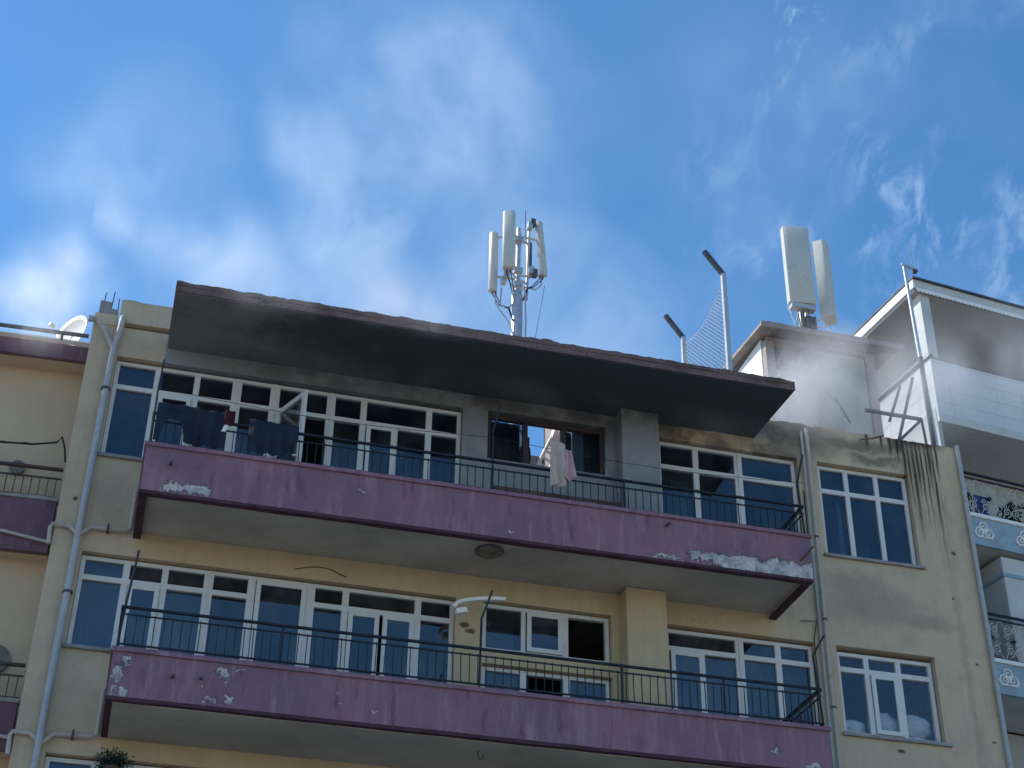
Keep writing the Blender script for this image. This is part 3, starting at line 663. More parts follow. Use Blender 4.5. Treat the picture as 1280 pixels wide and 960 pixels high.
# bench on the upper balcony
e = empty('bench', (5.2, -.95, 11.07)); tag(e, 'long dark wooden bench behind the upper railing below the dark window', 'bench')
MB().box(4.3, 6.05, -1.08, -.80, 11.70, 11.74).build('seat', M['wood'], e, world=True); MB().box(4.3, 6.05, -1.10, -1.082, 11.60, 11.72).build('apron', M['wood'], e, world=True)
for x in (4.36, 5.98):
    for y in (-1.04, -.84): MB().box(x - .03, x + .03, y - .03, y + .03, 11.07, 11.698).build('leg', M['wood'], e, world=True)
# ladder and dark bundle in the light well
e = empty('ladder', (5.3, .8, 11.07)); tag(e, 'white slatted ladder leaning behind the open dark window', 'ladder')
a0, a1 = Vector((5.26, .72, 11.07)), Vector((5.56, .72, 13.86)); off = Vector((.17, .05, -.07))
def lad(t): return a0 + (a1 - a0) * t
top = Vector((5.60, .62, 13.72)); 
for k, o_ in ((0, Vector((0, 0, 0))), (1, off)):
    m_ = MB(); m_.tube([Vector((4.96, .50, 12.2)) + o_, top + o_], .03, 10); m_.build('rail', M['white'], e, world=True)
m_ = MB(); m_.bar(top + Vector((-.02, -.02, .0)), top + off + Vector((.04, .06, 0)), .18, .06); m_.build('head_board', M['white'], e, world=True)
for k in range(12):
    t = .08 + k * .08; p = Vector((4.96, .50, 12.2)).lerp(top, t); m_ = MB(); m_.tube([p, p + off], .018, 8); m_.build('rung', M['white'], e, world=True)
for o_ in (Vector((0, 0, 0)), off):
    p = Vector((4.96, .50, 12.2)) + o_; m_ = MB(); m_.bar((p.x, p.y, 11.07), p, .028, .05); m_.build('foot', M['white'], e, world=True)

def lump(name, m, c, r, label, cat, group=None, seed=0, squash=2.4, parent=None, n=26, amp=.12):
    mb = MB()
    for j in range(n + 1):
        th = pi * j / n
        for i in range(n * 2):
            ph = pi * i / n; d = Vector((sin(th) * cos(ph), sin(th) * sin(ph), cos(th)))
            q = (abs(d.x) ** squash + abs(d.y) ** squash + abs(d.z) ** squash) ** (-1 / squash)
            q *= 1 + amp * noise.noise(d * 2.3 + Vector((seed * 5, 0, 0))) + amp * .4 * noise.noise(d * 7 + Vector((seed * 3, 1, 0)))
            mb.v.append((d.x * q * r[0], d.y * q * r[1], d.z * q * r[2]))
    for j in range(n):
        for i in range(n * 2):
            a = j * n * 2 + i; b = j * n * 2 + (i + 1) % (n * 2); mb.f.append((a, b, b + n * 2, a + n * 2))
    o = mb.build(name, m, smooth=True); o.location = c
    if label: tag(o, label, cat, group)
    return o
lump('sack', M['sack'], (9.77, .31, 9.46), (.22, .15, .14), 'pale woven sack lying behind the left pane of the lower right window', 'sack', 'sacks behind the lower right window', 1)
lump('sack', M['sack'], (10.28, .31, 9.56), (.22, .16, .19), 'tilted bulging sack behind the middle sash of the lower right window', 'sack', 'sacks behind the lower right window', 2).rotation_euler = (0, .5, 0)
lump('sack', M['sack'], (10.74, .31, 9.60), (.25, .16, .17), 'printed pale sack behind the right pane of the lower right window', 'sack', 'sacks behind the lower right window', 3).rotation_euler = (0, .06, 0)
lump('sack', M['sack'], (10.70, .33, 9.38), (.26, .16, .07), 'flattened sack at the bottom of the pile behind the right pane', 'sack', 'sacks behind the lower right window', 4)
tag(MB().box(9.5, 11.1, .252, .62, 9.16, 9.30).build('window_ledge', M['interior'], origin=None), 'inner ledge carrying the sacks in the lower right window', 'ledge')
# dark draped bundle / figure-like shape inside the open dark window
lump('dark_bundle', M['navycloth'], (5.17, .62, 13.24), (.07, .06, .24), 'dark bundle hanging beside the white ladder in the open window', 'bundle', None, 6, 2.2, amp=.5)
tag(MB().tube([(5.17, .62, 13.45), (5.1, .62, 13.7), (4.74, .62, 13.72)], .01, 5).build('wire', M['cable'], origin=None), 'wire from which the dark bundle hangs in the open window', 'wire')

# curtains behind panes
def curtain(x0, x1, z0, z1, y, m, label, group=None, seed=1):
    return cloth('curtain', m, x0, x1, z1, z0, y, label, 'curtain', group, folds=(x1 - x0) * 9, amp=.02, nx=70, nz=4, seed=seed)
curtain(4.5, 5.0, 12.5, 13.6, .32, M['navycloth'], 'dark sheet added behind the left pane of the dark framed window to darken it')  # added dark sheet so the left pane reads dark
curtain(5.66, 6.18, 12.5, 13.6, .32, M['navycloth'], 'dark sheet added behind the right pane of the dark framed window to darken it')  # same added sheet, keeps the right pane dark
curtain(7.28, 7.62, 11.1, 13.1, .4, M['curtain_brown'], 'brown curtain behind the left pane of the upper right balcony window')
curtain(3.16, 3.58, 11.1, 13.05, .35, M['navycloth'], 'dark pleated curtain beside the upper glass door')
curtain(-.74, .82, 8.4, 10.85, .5, M['curtain'], 'long grey curtain behind the left panes above the lower balcony')
curtain(4.48, 5.0, 8.9, 10.85, .5, M['curtain'], 'grey curtain behind the left pane of the lower middle window')
curtain(9.97, 10.02, 12.05, 13.1, .35, M['curtain'], 'narrow pale curtain edge behind the top right window')
curtain(7.2, 9.1, 8.4, 10.85, .9, M['curtain'], 'wide grey curtain behind the lower right balcony window')

# hanging plant below the lower balcony
e = empty('hanging_plant', (.0, -.12, 7.9)); tag(e, 'dark bushy plant hanging below the lower balcony at the bottom edge', 'plant')
rr = random.Random(5)
lfm = MB()
for k in range(900):
    p = Vector((rr.gauss(0, .085), -.16 + rr.gauss(0, .06), 7.84 + rr.gauss(0, .05)))
    if k % 9 == 0: p.z += abs(rr.gauss(0, .05))
    d = Vector((rr.uniform(-1, 1), rr.uniform(-1, 1), rr.uniform(-.6, 1))).normalized(); w = d.cross(Vector((rr.random(), rr.random(), rr.random()))).normalized()
    lfm.add([p, p + d * .025 + w * .009, p + d * .05, p + d * .025 - w * .009], [(0, 1, 2, 3)])
lfm.build('foliage', M['leaf'], e, world=True)
MB().tube([(.0, -.16, 7.62), (.0, -.16, 7.78)], [.07, .1], 14).build('pot', M['wood'], e, world=True)
MB().tube([(.0, -.16, 7.78), (.05, -.02, 7.97)], .006, 5).build('hanger', M['cable'], e, world=True)

# ------------------------------------------------------------------ rooftop hut
Hh = empty('rooftop_hut', (10.6, 1.5, 14.02)); tag(Hh, 'small white rooftop hut with a reddish roof edge in the smoke', 'hut')
def hp(mb, name, m, parent=None, **k): return mb.build(name, m, parent or Hh, world=True, **k)
hp(MB().box(9.57, 9.70, 1.66, 4.6, 14.02, 16.86), 'wall', M['white'])  # sunlit side: its brightness is put into a whiter colour
hp(MB().box(9.9, 11.42, 4.46, 4.6, 14.02, 16.78), 'wall', M['hut'])
hp(MB().box(10.50, 11.43, 1.56, 1.70, 14.02, 16.76), 'wall', M['hut'])
hp(MB().box(9.74, 10.50, 1.66, 1.78, 14.02, 16.3), 'wall', M['hut'])
hp(MB().box(11.44, 11.58, 1.66, 4.6, 14.02, 16.78), 'wall', M['hut'])
for x in (9.585, 11.435): hp(MB().box(x, x + .155, 1.5, 1.655, 14.02, 16.78), 'corner_post', M['pink'], bevel=.01)
hp(MB().box(9.62, 11.59, 1.50, 1.655, 16.782, 16.84), 'beam', M['pink'])
rf = MB(); n = 40
rows = []
for i in range(n + 1):
    x = 9.40 + (11.98 - 9.40) * i / n; w = .022 * sin(i * 2 * pi / 2.6); j = noise.noise(Vector((x * 6, 0, 3))) * .02
    rows.append((x, w + j))
for k, (y, dz) in enumerate(((1.2, 0), (4.9, .40))):
    for x, w in rows: rf.v.append((x, y, 16.90 + dz + w)); 
    for x, w in rows: rf.v.append((x, y, 16.84 + dz + w * .3))
N = n + 1
for i in range(n):
    rf.f += [(i, i + 1, 2 * N + i + 1, 2 * N + i), (N + i, 3 * N + i, 3 * N + i + 1, N + i + 1), (i, N + i, N + i + 1, i + 1), (2 * N + i, 2 * N + i + 1, 3 * N + i + 1, 3 * N + i)]
rf.f += [(0, 2 * N, 3 * N, N), (N - 1, 2 * N - 1, 4 * N - 1, 3 * N - 1)]
roof_h = hp(rf, 'roof', M['hut_roof'])
hp(MB().rough(9.38, 12.0, 1.16, 1.198, 16.80, 16.90, 50, .01, .015, 2), 'fascia', M['pink'], roof_h)
hp(MB().bar((11.60, 1.5, 16.45), (11.93, 1.35, 16.80), .05), 'bracket', M['pink']); hp(MB().bar((11.6, 1.5, 16.80), (11.93, 1.4, 16.84), .05), 'bracket', M['pink'])
for a, b in (((9.80, 1.75, 16.35), (10.0, 1.6, 16.72)), ((9.9, 2.2, 16.6), (10.45, 1.9, 16.7)), ((10.05, 1.7, 16.2), (10.1, 1.62, 16.5)), ((10.25, 1.68, 16.3), (10.3, 1.62, 16.8))):
    hp(MB().bar(a, b, .05), 'charred_batten', M['iron'])
tag(MB().bar((9.18, .9, 15.2), (9.62, 1.1, 15.85), .03).build('loose_bar', M['galv'], origin=None), 'short pale metal bar leaning against the left side of the rooftop hut', 'metal bar')
for a, b, lb in (((10.45, 1.40, 16.0), (10.72, 1.36, 15.6), 'upper dark stick leaning on the white hut wall in the smoke'), ((10.72, 1.40, 15.75), (10.88, 1.30, 15.22), 'lower dark stick leaning on the white hut wall in the smoke')):
    tag(MB().bar(a, b, .025).build('stick', M['iron'], origin=None), lb, 'stick', 'sticks leaning on the hut')

# ------------------------------------------------------------------ antennas
def panel_antenna(mb, c, w, d, h, yaw, tilt=0.0, nseg=14, sq=.8):
    """rounded-front radome; c = bottom centre"""
    prof = []
    for k in range(nseg + 1):
        t = pi * k / nseg; cx = cos(t); cx = (abs(cx) ** min(1, sq * 1.25)) * (1 if cx > 0 else -1); prof.append((cx * w / 2, -d * .35 - abs(sin(t)) ** sq * d * .65))
    prof += [(-w / 2, 0), (w / 2, 0)]
    prof = prof[:]; Rm = Matrix.Rotation(yaw, 3, 'Z'); vs = []
    n = len(prof)
    zs = [0, .015, h - .015, h]; ins = [.93, 1, 1, .93]
    for z, s in zip(zs, ins):
        for (x, y) in prof:
            p = Rm @ Vector((x * s, y * s, 0)); q = Vector((c[0], c[1], c[2])) + p + Vector((0, 0, z)) + Rm @ Vector((0, -tilt * z, 0)); vs.append(q)
    fs = [tuple(reversed(range(n))), tuple(3 * n + k for k in range(n))]
    for r in range(3):
        for k in range(n): fs.append((r * n + k, r * n + (k + 1) % n, (r + 1) * n + (k + 1) % n, (r + 1) * n + k))
    return mb.add(vs, fs)
A1 = empty('antenna_mast', (5.38, 2, 14.02)); tag(A1, 'slender white cell antenna mast with three tall panels above the canopy middle', 'antenna mast')
def ap(mb, name, m, parent=A1, **k): return mb.build(name, m, parent, world=True, **k)
ap(MB().tube([(5.37, 2, 14.02), (5.37, 2, 17.2), (5.37, 2, 17.3)], [.105, .095, .05], 14), 'mast', M['galv'], smooth=True)
ap(MB().tube([(5.37, 2, 17.28), (5.39, 2, 18.62)], .045, 10), 'upper_tube', M['galv'], smooth=True)
ap(panel_antenna(MB(), (5.17, 1.82, 17.55), .21, .13, 1.2, -.35, sq=.45), 'panel', M['panel'], smooth=True)
ap(panel_antenna(MB(), (4.985, 2.05, 17.22), .14, .12, 1.22, -1.0), 'panel', M['panel'], smooth=True)
ap(panel_antenna(MB(), (5.785, 2.0, 17.68), .13, .12, 1.17, .9, -.085), 'panel', M['panel'], smooth=True).rotation_euler = (0, 0, 0)
ap(panel_antenna(MB(), (5.60, 2.2, 17.76), .10, .09, .72, .4), 'panel', M['iron'], smooth=True)
ap(MB().tube([(5.56, 2.1, 17.2), (5.60, 2.1, 18.86)], .025, 8), 'side_tube', M['galv'])
ap(MB().tube([(5.52, 2.1, 18.4), (5.53, 2.1, 19.12)], .007, 6), 'lightning_rod', M['iron'])
for z in (18.45, 17.62):
    for (x, y) in ((5.18, 1.86), (4.99, 2.06), (5.80, 2.0), (5.60, 2.15)):
        ap(MB().tube([(5.38, 2, z + random.uniform(-.1, .1)), (x, y, z + random.uniform(-.08, .1))], .02, 6), 'bracket', M['galv'])
for z in (18.32, 17.66, 17.36): ap(MB().box(5.31, 5.45, 1.93, 2.07, z, z + .09), 'clamp', M['galv'])
for (x, z) in ((5.17, 17.5), (5.12, 17.36), (5.62, 18.7), (5.57, 18.62), (5.66, 17.62), (5.60, 17.66)): ap(MB().box(x - .045, x + .045, 1.9, 2.02, z, z + .13), 'radio_unit', M['iron'] if x > 5.6 else M['galv'], bevel=.01)
for pts in ([(5.0, 2.05, 17.24), (5.0, 2, 16.95), (5.12, 2, 16.78), (5.24, 1.95, 16.55), (5.3, 1.92, 16.3), (5.32, 1.9, 15.2)], [(5.1, 2, 17.3), (5.08, 2, 16.95), (5.2, 2, 16.9), (5.32, 1.95, 17.0)],
            [(5.8, 2, 17.74), (5.79, 2, 17.5), (5.7, 2, 17.38), (5.5, 2, 17.4), (5.42, 1.95, 17.25), (5.42, 1.92, 16)], [(5.18, 1.85, 17.7), (5.2, 1.9, 17.4), (5.3, 1.95, 17.3), (5.33, 1.93, 16.5)], [(5.48, 1.9, 17.3), (5.5, 1.9, 16.6), (5.48, 1.9, 15)]):
    ap(MB().tube(pts, .014, 6), 'cable', M['pipe'], smooth=True)
ap(MB().tube([(5.85, 2, 17.5), (5.62, 1.9, 16.0)], .004, 4), 'guy_wire', M['cable'])

for (x, y, z) in ((5.13, 1.8, 17.53), (5.2, 1.79, 17.53), (4.96, 2.04, 17.2), (5.01, 2.03, 17.2), (5.76, 1.98, 17.66), (5.81, 1.98, 17.66)):
    ap(MB().tube([(x, y, z + .03), (x, y, z - .05)], .013, 8), 'connector', M['iron'])
    ap(MB().tube([(x, y, z - .04), (x + (5.37 - x) * .3, y + .05, z - .2), (5.37 + (x - 5.37) * .4, 1.95, z - .32), (5.37 + (x - 5.37) * .2, 1.93, z - .6)], .009, 5), 'cable', M['cable'], smooth=True)
for z in (17.95, 18.5):
    ap(MB().box(5.07, 5.25, 1.84, 1.9, z, z + .05), 'clamp', M['galv'])
A2 = empty('rooftop_antenna', (10.72, 2.2, 16.95)); tag(A2, 'pair of broad cell antenna panels standing on the rooftop hut', 'antenna')
ap(MB().tube([(10.70, 2.3, 16.95), (10.72, 2.3, 18.3), (10.95, 2.34, 19.5)][:2] , .05, 10), 'mast', M['galv'], A2, smooth=True)
ap(MB().tube([(10.84, 2.36, 17.6), (10.90, 2.36, 19.6)], .035, 8), 'mast', M['galv'], A2, smooth=True)
ap(panel_antenna(MB(), (10.67, 2.18, 18.13), .50, .15, 1.72, -.16, sq=.3), 'panel', M['panel'], A2, smooth=True)
ap(panel_antenna(MB(), (11.15, 2.32, 17.98), .34, .24, 1.72, .85, sq=.45), 'panel', M['panel'], A2, smooth=True)
ap(MB().box(10.44, 10.9, 2.06, 2.2, 18.03, 18.125), 'panel_base', M['galv'], A2); 
for a, b in (((10.40, 2.1, 17.1), (10.65, 2.25, 18.15)), ((10.66, 2.1, 17.0), (10.45, 2.25, 18.15)), ((10.95, 2.3, 17.05), (10.82, 2.3, 17.95)), ((11.2, 2.3, 17.2), (11.25, 2.3, 17.98)), ((10.75, 2.2, 17.0), (10.68, 2.3, 18.0))):
    ap(MB().tube([a, b], .014, 6), 'strut', M['galv'], A2)
for z in (17.85, 18.0, 19.5): ap(MB().tube([(10.8, 2.33, z), (11.1, 2.33, z + .02)], .025, 8), 'bracket', M['galv'], A2)
for k in range(3): ap(MB().box(10.76 + k * .07, 10.81 + k * .07, 2.2, 2.3, 17.75 - k * .02, 17.98), 'radio_unit', M['iron'], A2)
for k in range(5): ap(MB().tube([(10.6 + .06 * k, 2.2, 18.15), (10.66 + .03 * k, 2.25, 17.7), (10.68 + .01 * k, 2.26, 17.3)], .01, 5), 'cable', M['cable'], A2)

# ------------------------------------------------------------------ roof fence
Fe = empty('roof_fence', (8.7, 1.95, 14.02)); tag(Fe, 'chain link fence with two bent-top steel posts on the roof', 'fence')
def fp(mb, name, m, **k): return mb.build(name, m, Fe, world=True, **k)
for y in (1.0, 2.95):
    fp(MB().bar((8.67, y, 14.02), (8.69, y, 17.60), .075), 'post', M['galv']); fp(MB().bar((8.705, y, 17.57), (8.37, y, 18.02), .07), 'post_arm', M['iron'])
mesh = MB(); st = .085; y0, y1 = 1.05, 2.93; zlow = 14.1
def ztop(y): t = (y - y0) / (y1 - y0); return 17.45 - .22 * sin(pi * min(1, t))
Lm = int((y1 - y0 + 3.3) / st)
for s in (1, -1):
    for k in range(-2, Lm + 2):
        pts = []
        c = k * st
        for q in range(60):
            t = q / 59 * 3.4; y = (y0 + c - t) if s == 1 else (y1 - c + t); z = zlow + t
            if y0 <= y <= y1 and z <= ztop(y): pts.append((8.69 + .003 * s, y, z))
        if len(pts) > 1: mesh.tube([pts[0], pts[-1]], .0032, 3, False)
mesh.tube([(8.69, y0 + (y1 - y0) * i / 16, ztop(y0 + (y1 - y0) * i / 16)) for i in range(17)], .006, 5)
fp(mesh, 'chain_link_mesh', M['galv'])

# pole with T head at the right roof corner, metal rack beside it
Po = empty('roof_pole', (11.74, .3, 14.02)); tag(Po, 'thin pale pole with a small T-shaped head at the right roof corner', 'pole')
MB().tube([(11.80, .3, 14.02), (11.74, .3, 16.2), (11.70, .3, 17.9)], [.045, .036, .03], 10).build('shaft', M['galv'], Po, world=True, smooth=True)
MB().bar((11.66, .3, 17.92), (11.90, .3, 17.86), .04).build('cross_arm', M['galv'], Po, world=True); MB().box(11.86, 11.93, .26, .34, 17.79, 17.84).build('bracket', M['iron'], Po, world=True)
MB().tube([(11.87, .3, 17.88), (11.86, .3, 18.4)], .006, 5).build('whip', M['iron'], Po, world=True)
Ra = empty('metal_rack', (11.3, .3, 14.17)); tag(Ra, 'dark leaning metal tube frame on the right roof edge', 'metal frame')
for a, b, r in (((11.52, .25, 15.56), (11.11, .25, 14.30), .022), ((11.27, .25, 15.35), (11.0, .25, 14.65), .02), ((10.60, .25, 14.79), (11.57, .25, 14.78), .024), ((11.57, .25, 14.78), (11.13, .25, 14.32), .024), ((11.57, .25, 14.78), (11.60, .25, 14.15), .016),
                ((11.93, .25, 16.08), (10.86, .25, 15.02), .022), ((11.72, .25, 16.0), (11.72, .25, 14.15), .03)):
    MB().bar(a, b, r * 1.9).build('tube', M['iron'], Ra, world=True)

# ------------------------------------------------------------------ left neighbour
LN = empty('neighbour_building', (-1.20, .32, 0), radians(-2.5)); tag(LN, 'beige building with a purple roof edge and loggias at the left edge', 'building')
def lp(mb, name, m, parent=LN, **k): return mb.build(name, m, parent, **k)
X0 = -9
w_ = holed_wall(X0, .025, 0, 13.55, [(-4.2, -2.6, z + .9, z + 2.3) for z in (5.7, 8.6, 11.3)], .34, .6); lp(w_, 'wall', M['neigh_beige'])
lp(MB().box(-1.215, -1.20, .325, .338, 11.4, 13.5), 'wall_joint', M['wood'])
lp(MB().box(X0, .02, .9, 9, 0, 13.5), 'body', M['neigh_beige'])
rf = lp(MB().box(X0, .02, .02, 9, 13.555, 13.75), 'roof', M['neigh_beige'])
lp(MB().rough(X0, .03, -.06, .018, 13.54, 13.78, 80, .008, .008, 4), 'fascia', M['purple_dull'], rf)
lp(MB().rough(X0, .03, -.12, -.02, 13.805, 13.825, 60, .004, .004, 4), 'metal_flashing', M['white'], rf)
lp(MB().tube([(X0, -.18, 13.90), (-.0, -.18, 13.88)], .03, 8), 'roof_rail', M['iron'], rf)
for k in range(8): lp(MB().bar((-.35 - k * 1.1, -.17, 13.78), (-.35 - k * 1.1, -.17, 13.9), .03), 'rail_foot', M['iron'], rf)
for zb, zt in ((10.64, 11.38), (8.03, 8.62), (5.3, 5.95)):
    b = lp(MB().box(X0, -.02, .10, .338, zb + .02, zb + .16), 'balcony', M['neigh_beige'])
    lp(MB().rough(X0, -.02, 0, .098, zb, zt, 80, .004, 0, zt), 'parapet', M['purple_dull'], b)
    lp(MB().rough(X0, -.01, -.02, .12, zt + .002, zt + .05, 80, .004, 0, zt), 'coping', M['concrete'], b)
    lp(MB().bar((X0, .05, zt + .50), (-.02, .05, zt + .50), .035, .05), 'handrail', M['rail_brown'], b)
    rl = MB(); rl.bar((X0, .05, zt + .36), (-.02, .05, zt + .36), .02); rl.bar((X0, .05, zt + .08), (-.02, .05, zt + .08), .02)
    x = -.08
    while x > X0: rl.bar((x, .05, zt + .06), (x, .05, zt + .37), .012); x -= .105
    lp(rl, 'railing', M['rail_brown'], b)
    lp(MB().tube([(X0, -.05, zb + .42), (-.6, -.05, zb + .22), (-.03, -.05, zb + .13)], .022, 8), 'pipe', M['pipe_beige'], b)
for (x, z, r, lb) in ((-1.82, 11.98, .10, 'small round vent cover on the left building below the sagging cable'), (-1.62, 9.27, .19, 'large round vent cover on the lower left building at the picture edge')):
    v_ = MB(); v_.tube([(x, .66, z), (x, .63, z)], r, 24); v_ = v_.build('wall_vent', M['lamp'], origin=(x, .64, z)); tag(v_, lb, 'vent cover')
rr = random.Random(4)
cb = MB(); pts = [(-1.2 - 2.5 + 2.55 * i / 30, .22, 12.14 - .05 * sin(pi * i / 30) + rr.uniform(-.012, .012)) for i in range(25)]
pts += [(-1.35, .22, 12.2), (-1.3, .2, 12.28), (-1.24, .2, 12.12), (-1.20, .18, 11.9)]
cb.tube(pts, .014, 5); cb.tube([(p[0], p[1] - .01, p[2] + .012 * sin(i * 1.7)) for i, p in enumerate(pts[:-3])], .009, 5)
tag(cb.build('cable_bundle', M['cable'], origin=None), 'twisted black cable sagging across the left building below its roof', 'cable')
# satellite dish seen nearly edge-on
Di = empty('satellite_dish', (-1.52, .85, 13.78)); tag(Di, 'pale satellite dish seen almost edge-on above the left roof edge', 'satellite dish')
n = 28; mb = MB(); r_ = .36; nrm = Vector((-.93, .10, -.10)).normalized(); nrm = Vector((-.75, -.65, .15)).normalized()
u = nrm.cross(Vector((0, 0, 1))).normalized(); v_ = u.cross(nrm).normalized(); c = Vector((-1.47, .85, 14.26))
for j in range(7):
    for k in range(n):
        q = r_ * j / 6 if j else .001; t = 2 * pi * k / n; mb.v.append(c + (u * cos(t) + v_ * sin(t)) * q + nrm * (q * q * .5))
for j in range(6):
    for k in range(n): mb.f.append((j * n + k, j * n + (k + 1) % n, (j + 1) * n + (k + 1) % n, (j + 1) * n + k))
o = mb.build('reflector', M['panel'], Di, world=True, smooth=True); s_ = o.modifiers.new('thickness', 'SOLIDIFY'); s_.thickness = .008
MB().tube([c - Vector((0, 0, .5)), c - nrm * .03 - Vector((0, 0, .05))], .022, 8).build('mount', M['galv'], Di, world=True)
MB().tube([c - v_ * .38 + nrm * .08, c + nrm * .36 - v_ * .05], .009, 6).build('feed_arm', M['galv'], Di, world=True); MB().tube([c + nrm * .34 - v_ * .05, c + nrm * .42 - v_ * .04], .03, 8).build('receiver', M['panel'], Di, world=True)

# ------------------------------------------------------------------ right neighbour (local x along facade, y depth)
RN = empty('neighbour_building', (14.2, 3.75, 0), radians(7)); tag(RN, 'white building with ornate balconies and a wide top eave at the right edge', 'building')
def rp_(mb, name, m, parent=RN, **k): return mb.build(name, m, parent, **k)
XR = 9
rf = rp_(MB().box(-.24, XR, .02, 10, 20.24, 20.44), 'roof', M['shade_grey'])
rp_(MB().rough(-.26, XR, -.03, .018, 20.30, 20.50, 60, .006, .006, 3), 'fascia', M['white_wall'], rf)
rp_(MB().box(-.28, -.24, -.03, 10, 20.30, 20.50), 'fascia', M['white'], rf)
rp_(MB().box(-.30, XR, -.08, 10, 20.502, 20.54), 'roof_sheet', M['iron'], rf)
sc = MB(); q = .0; pts = [(-.22, -.035, 20.30)]
x = -.22
while x < XR:
    for k in range(1, 6): t = pi * k / 5; pts.append((x + .045 - .045 * cos(t), -.035, 20.245 - .035 * sin(t)))
    x += .09
pts += [(x, -.035, 20.30)]
# build scallops as quads from top line to the curve
vs = []; fs = []
for i, p in enumerate(pts): vs += [p, (p[0], -.035, 20.30), (p[0], -.05, p[2]), (p[0], -.05, 20.30)]
for i in range(len(pts) - 1):
    a = i * 4; b = a + 4; fs += [(a, b, b + 1, a + 1), (a + 2, a + 3, b + 3, b + 2), (a, a + 2, b + 2, b)]
sc.add(vs, fs); rp_(sc, 'scalloped_trim', M['white'], rf)
rp_(MB().box(-.10, .12, .05, .3, 18.75, 20.238), 'column', M['white_wall'])
rp_(MB().box(-.15, XR, 2.4, 2.6, 17.4, 20.24), 'wall', M['shade_grey'])
rp_(MB().box(-1.9, -.16, 3.4, 10, 0, 20.2), 'stair_tower', M['shade_grey'])
rp_(MB().box(-.15, XR, 2.6, 10, 0, 17.39), 'body', M['shade_grey'])
def siding(name):
    m, g, out = newmat(name); p = objc(g); s = g.sep(p)
    fr = g.math('FRACT', g.math('DIVIDE', s[2], .30)); ln = g.mapr(fr, .0, .05, 0, 1)
    n = g.noise(p, 2, 4, .6); col = g.mix(n, (.50, .53, .56), (.64, .66, .67)); col = g.mix(g.math('MULTIPLY', g.mapr(g.noise(g.scale(p, (5, 5, .6)), 2, 4, .6), .5, .72), .4), col, (.36, .37, .36)); col = g.mix(ln, (.3, .32, .34), col)
    bsdf(g, out, col, .55, 0, ln, .5, .01); return m
M['siding'] = siding('white_board_siding')
pr = rp_(MB().box(-.12, XR, 0, .07, 17.42, 18.66), 'balcony_front', M['siding'])
rp_(MB().box(-.12, -.05, .07, 3.39, 17.42, 18.66), 'balcony_side', M['siding'])
rp_(MB().box(-.14, XR, -.02, .09, 18.662, 18.70), 'coping', M['iron']); rp_(MB().box(-.14, -.03, .09, 3.39, 18.662, 18.70), 'coping', M['iron'])
rp_(MB().tube([(-.09, .02, 18.82), (-.09, 3.39, 18.82)], .02, 6), 'side_rail', M['galv'])
rp_(MB().box(-.12, XR, .0, 2.39, 17.25, 17.418), 'slab', M['white_wall'])
# storeys with ornate railings
def scroll(mb, c, r, turns, start, hand, y, rad=.010):
    pts = []
    for k in range(26):
        t = k / 25; a = start + hand * turns * 2 * pi * t; q = r * (1 - .8 * t); pts.append((c[0] + q * cos(a), y, c[1] + q * sin(a)))
    mb.tube(pts, rad, 5)
def emblem(mb, cx, cz, y):
    for k, (ox, oz, s) in enumerate(((-.10, -.03, .085), (.10, -.03, .085), (0, .09, .085))):
        mb.tube([(cx + ox + s * cos(t * pi / 10), y, cz + oz + s * sin(t * pi / 10)) for t in range(21)], .014, 6, False)
        mb.tube([(cx + ox * .8 + s * .45 * cos(t * pi / 8), y, cz + oz * .8 + s * .45 * sin(t * pi / 8)) for t in range(17)], .012, 6, False)
    mb.tube([(cx - .22, y, cz - .03), (cx - .16, y, cz - .13), (cx, y, cz - .12), (cx + .16, y, cz - .13), (cx + .22, y, cz - .03)], .012, 6)
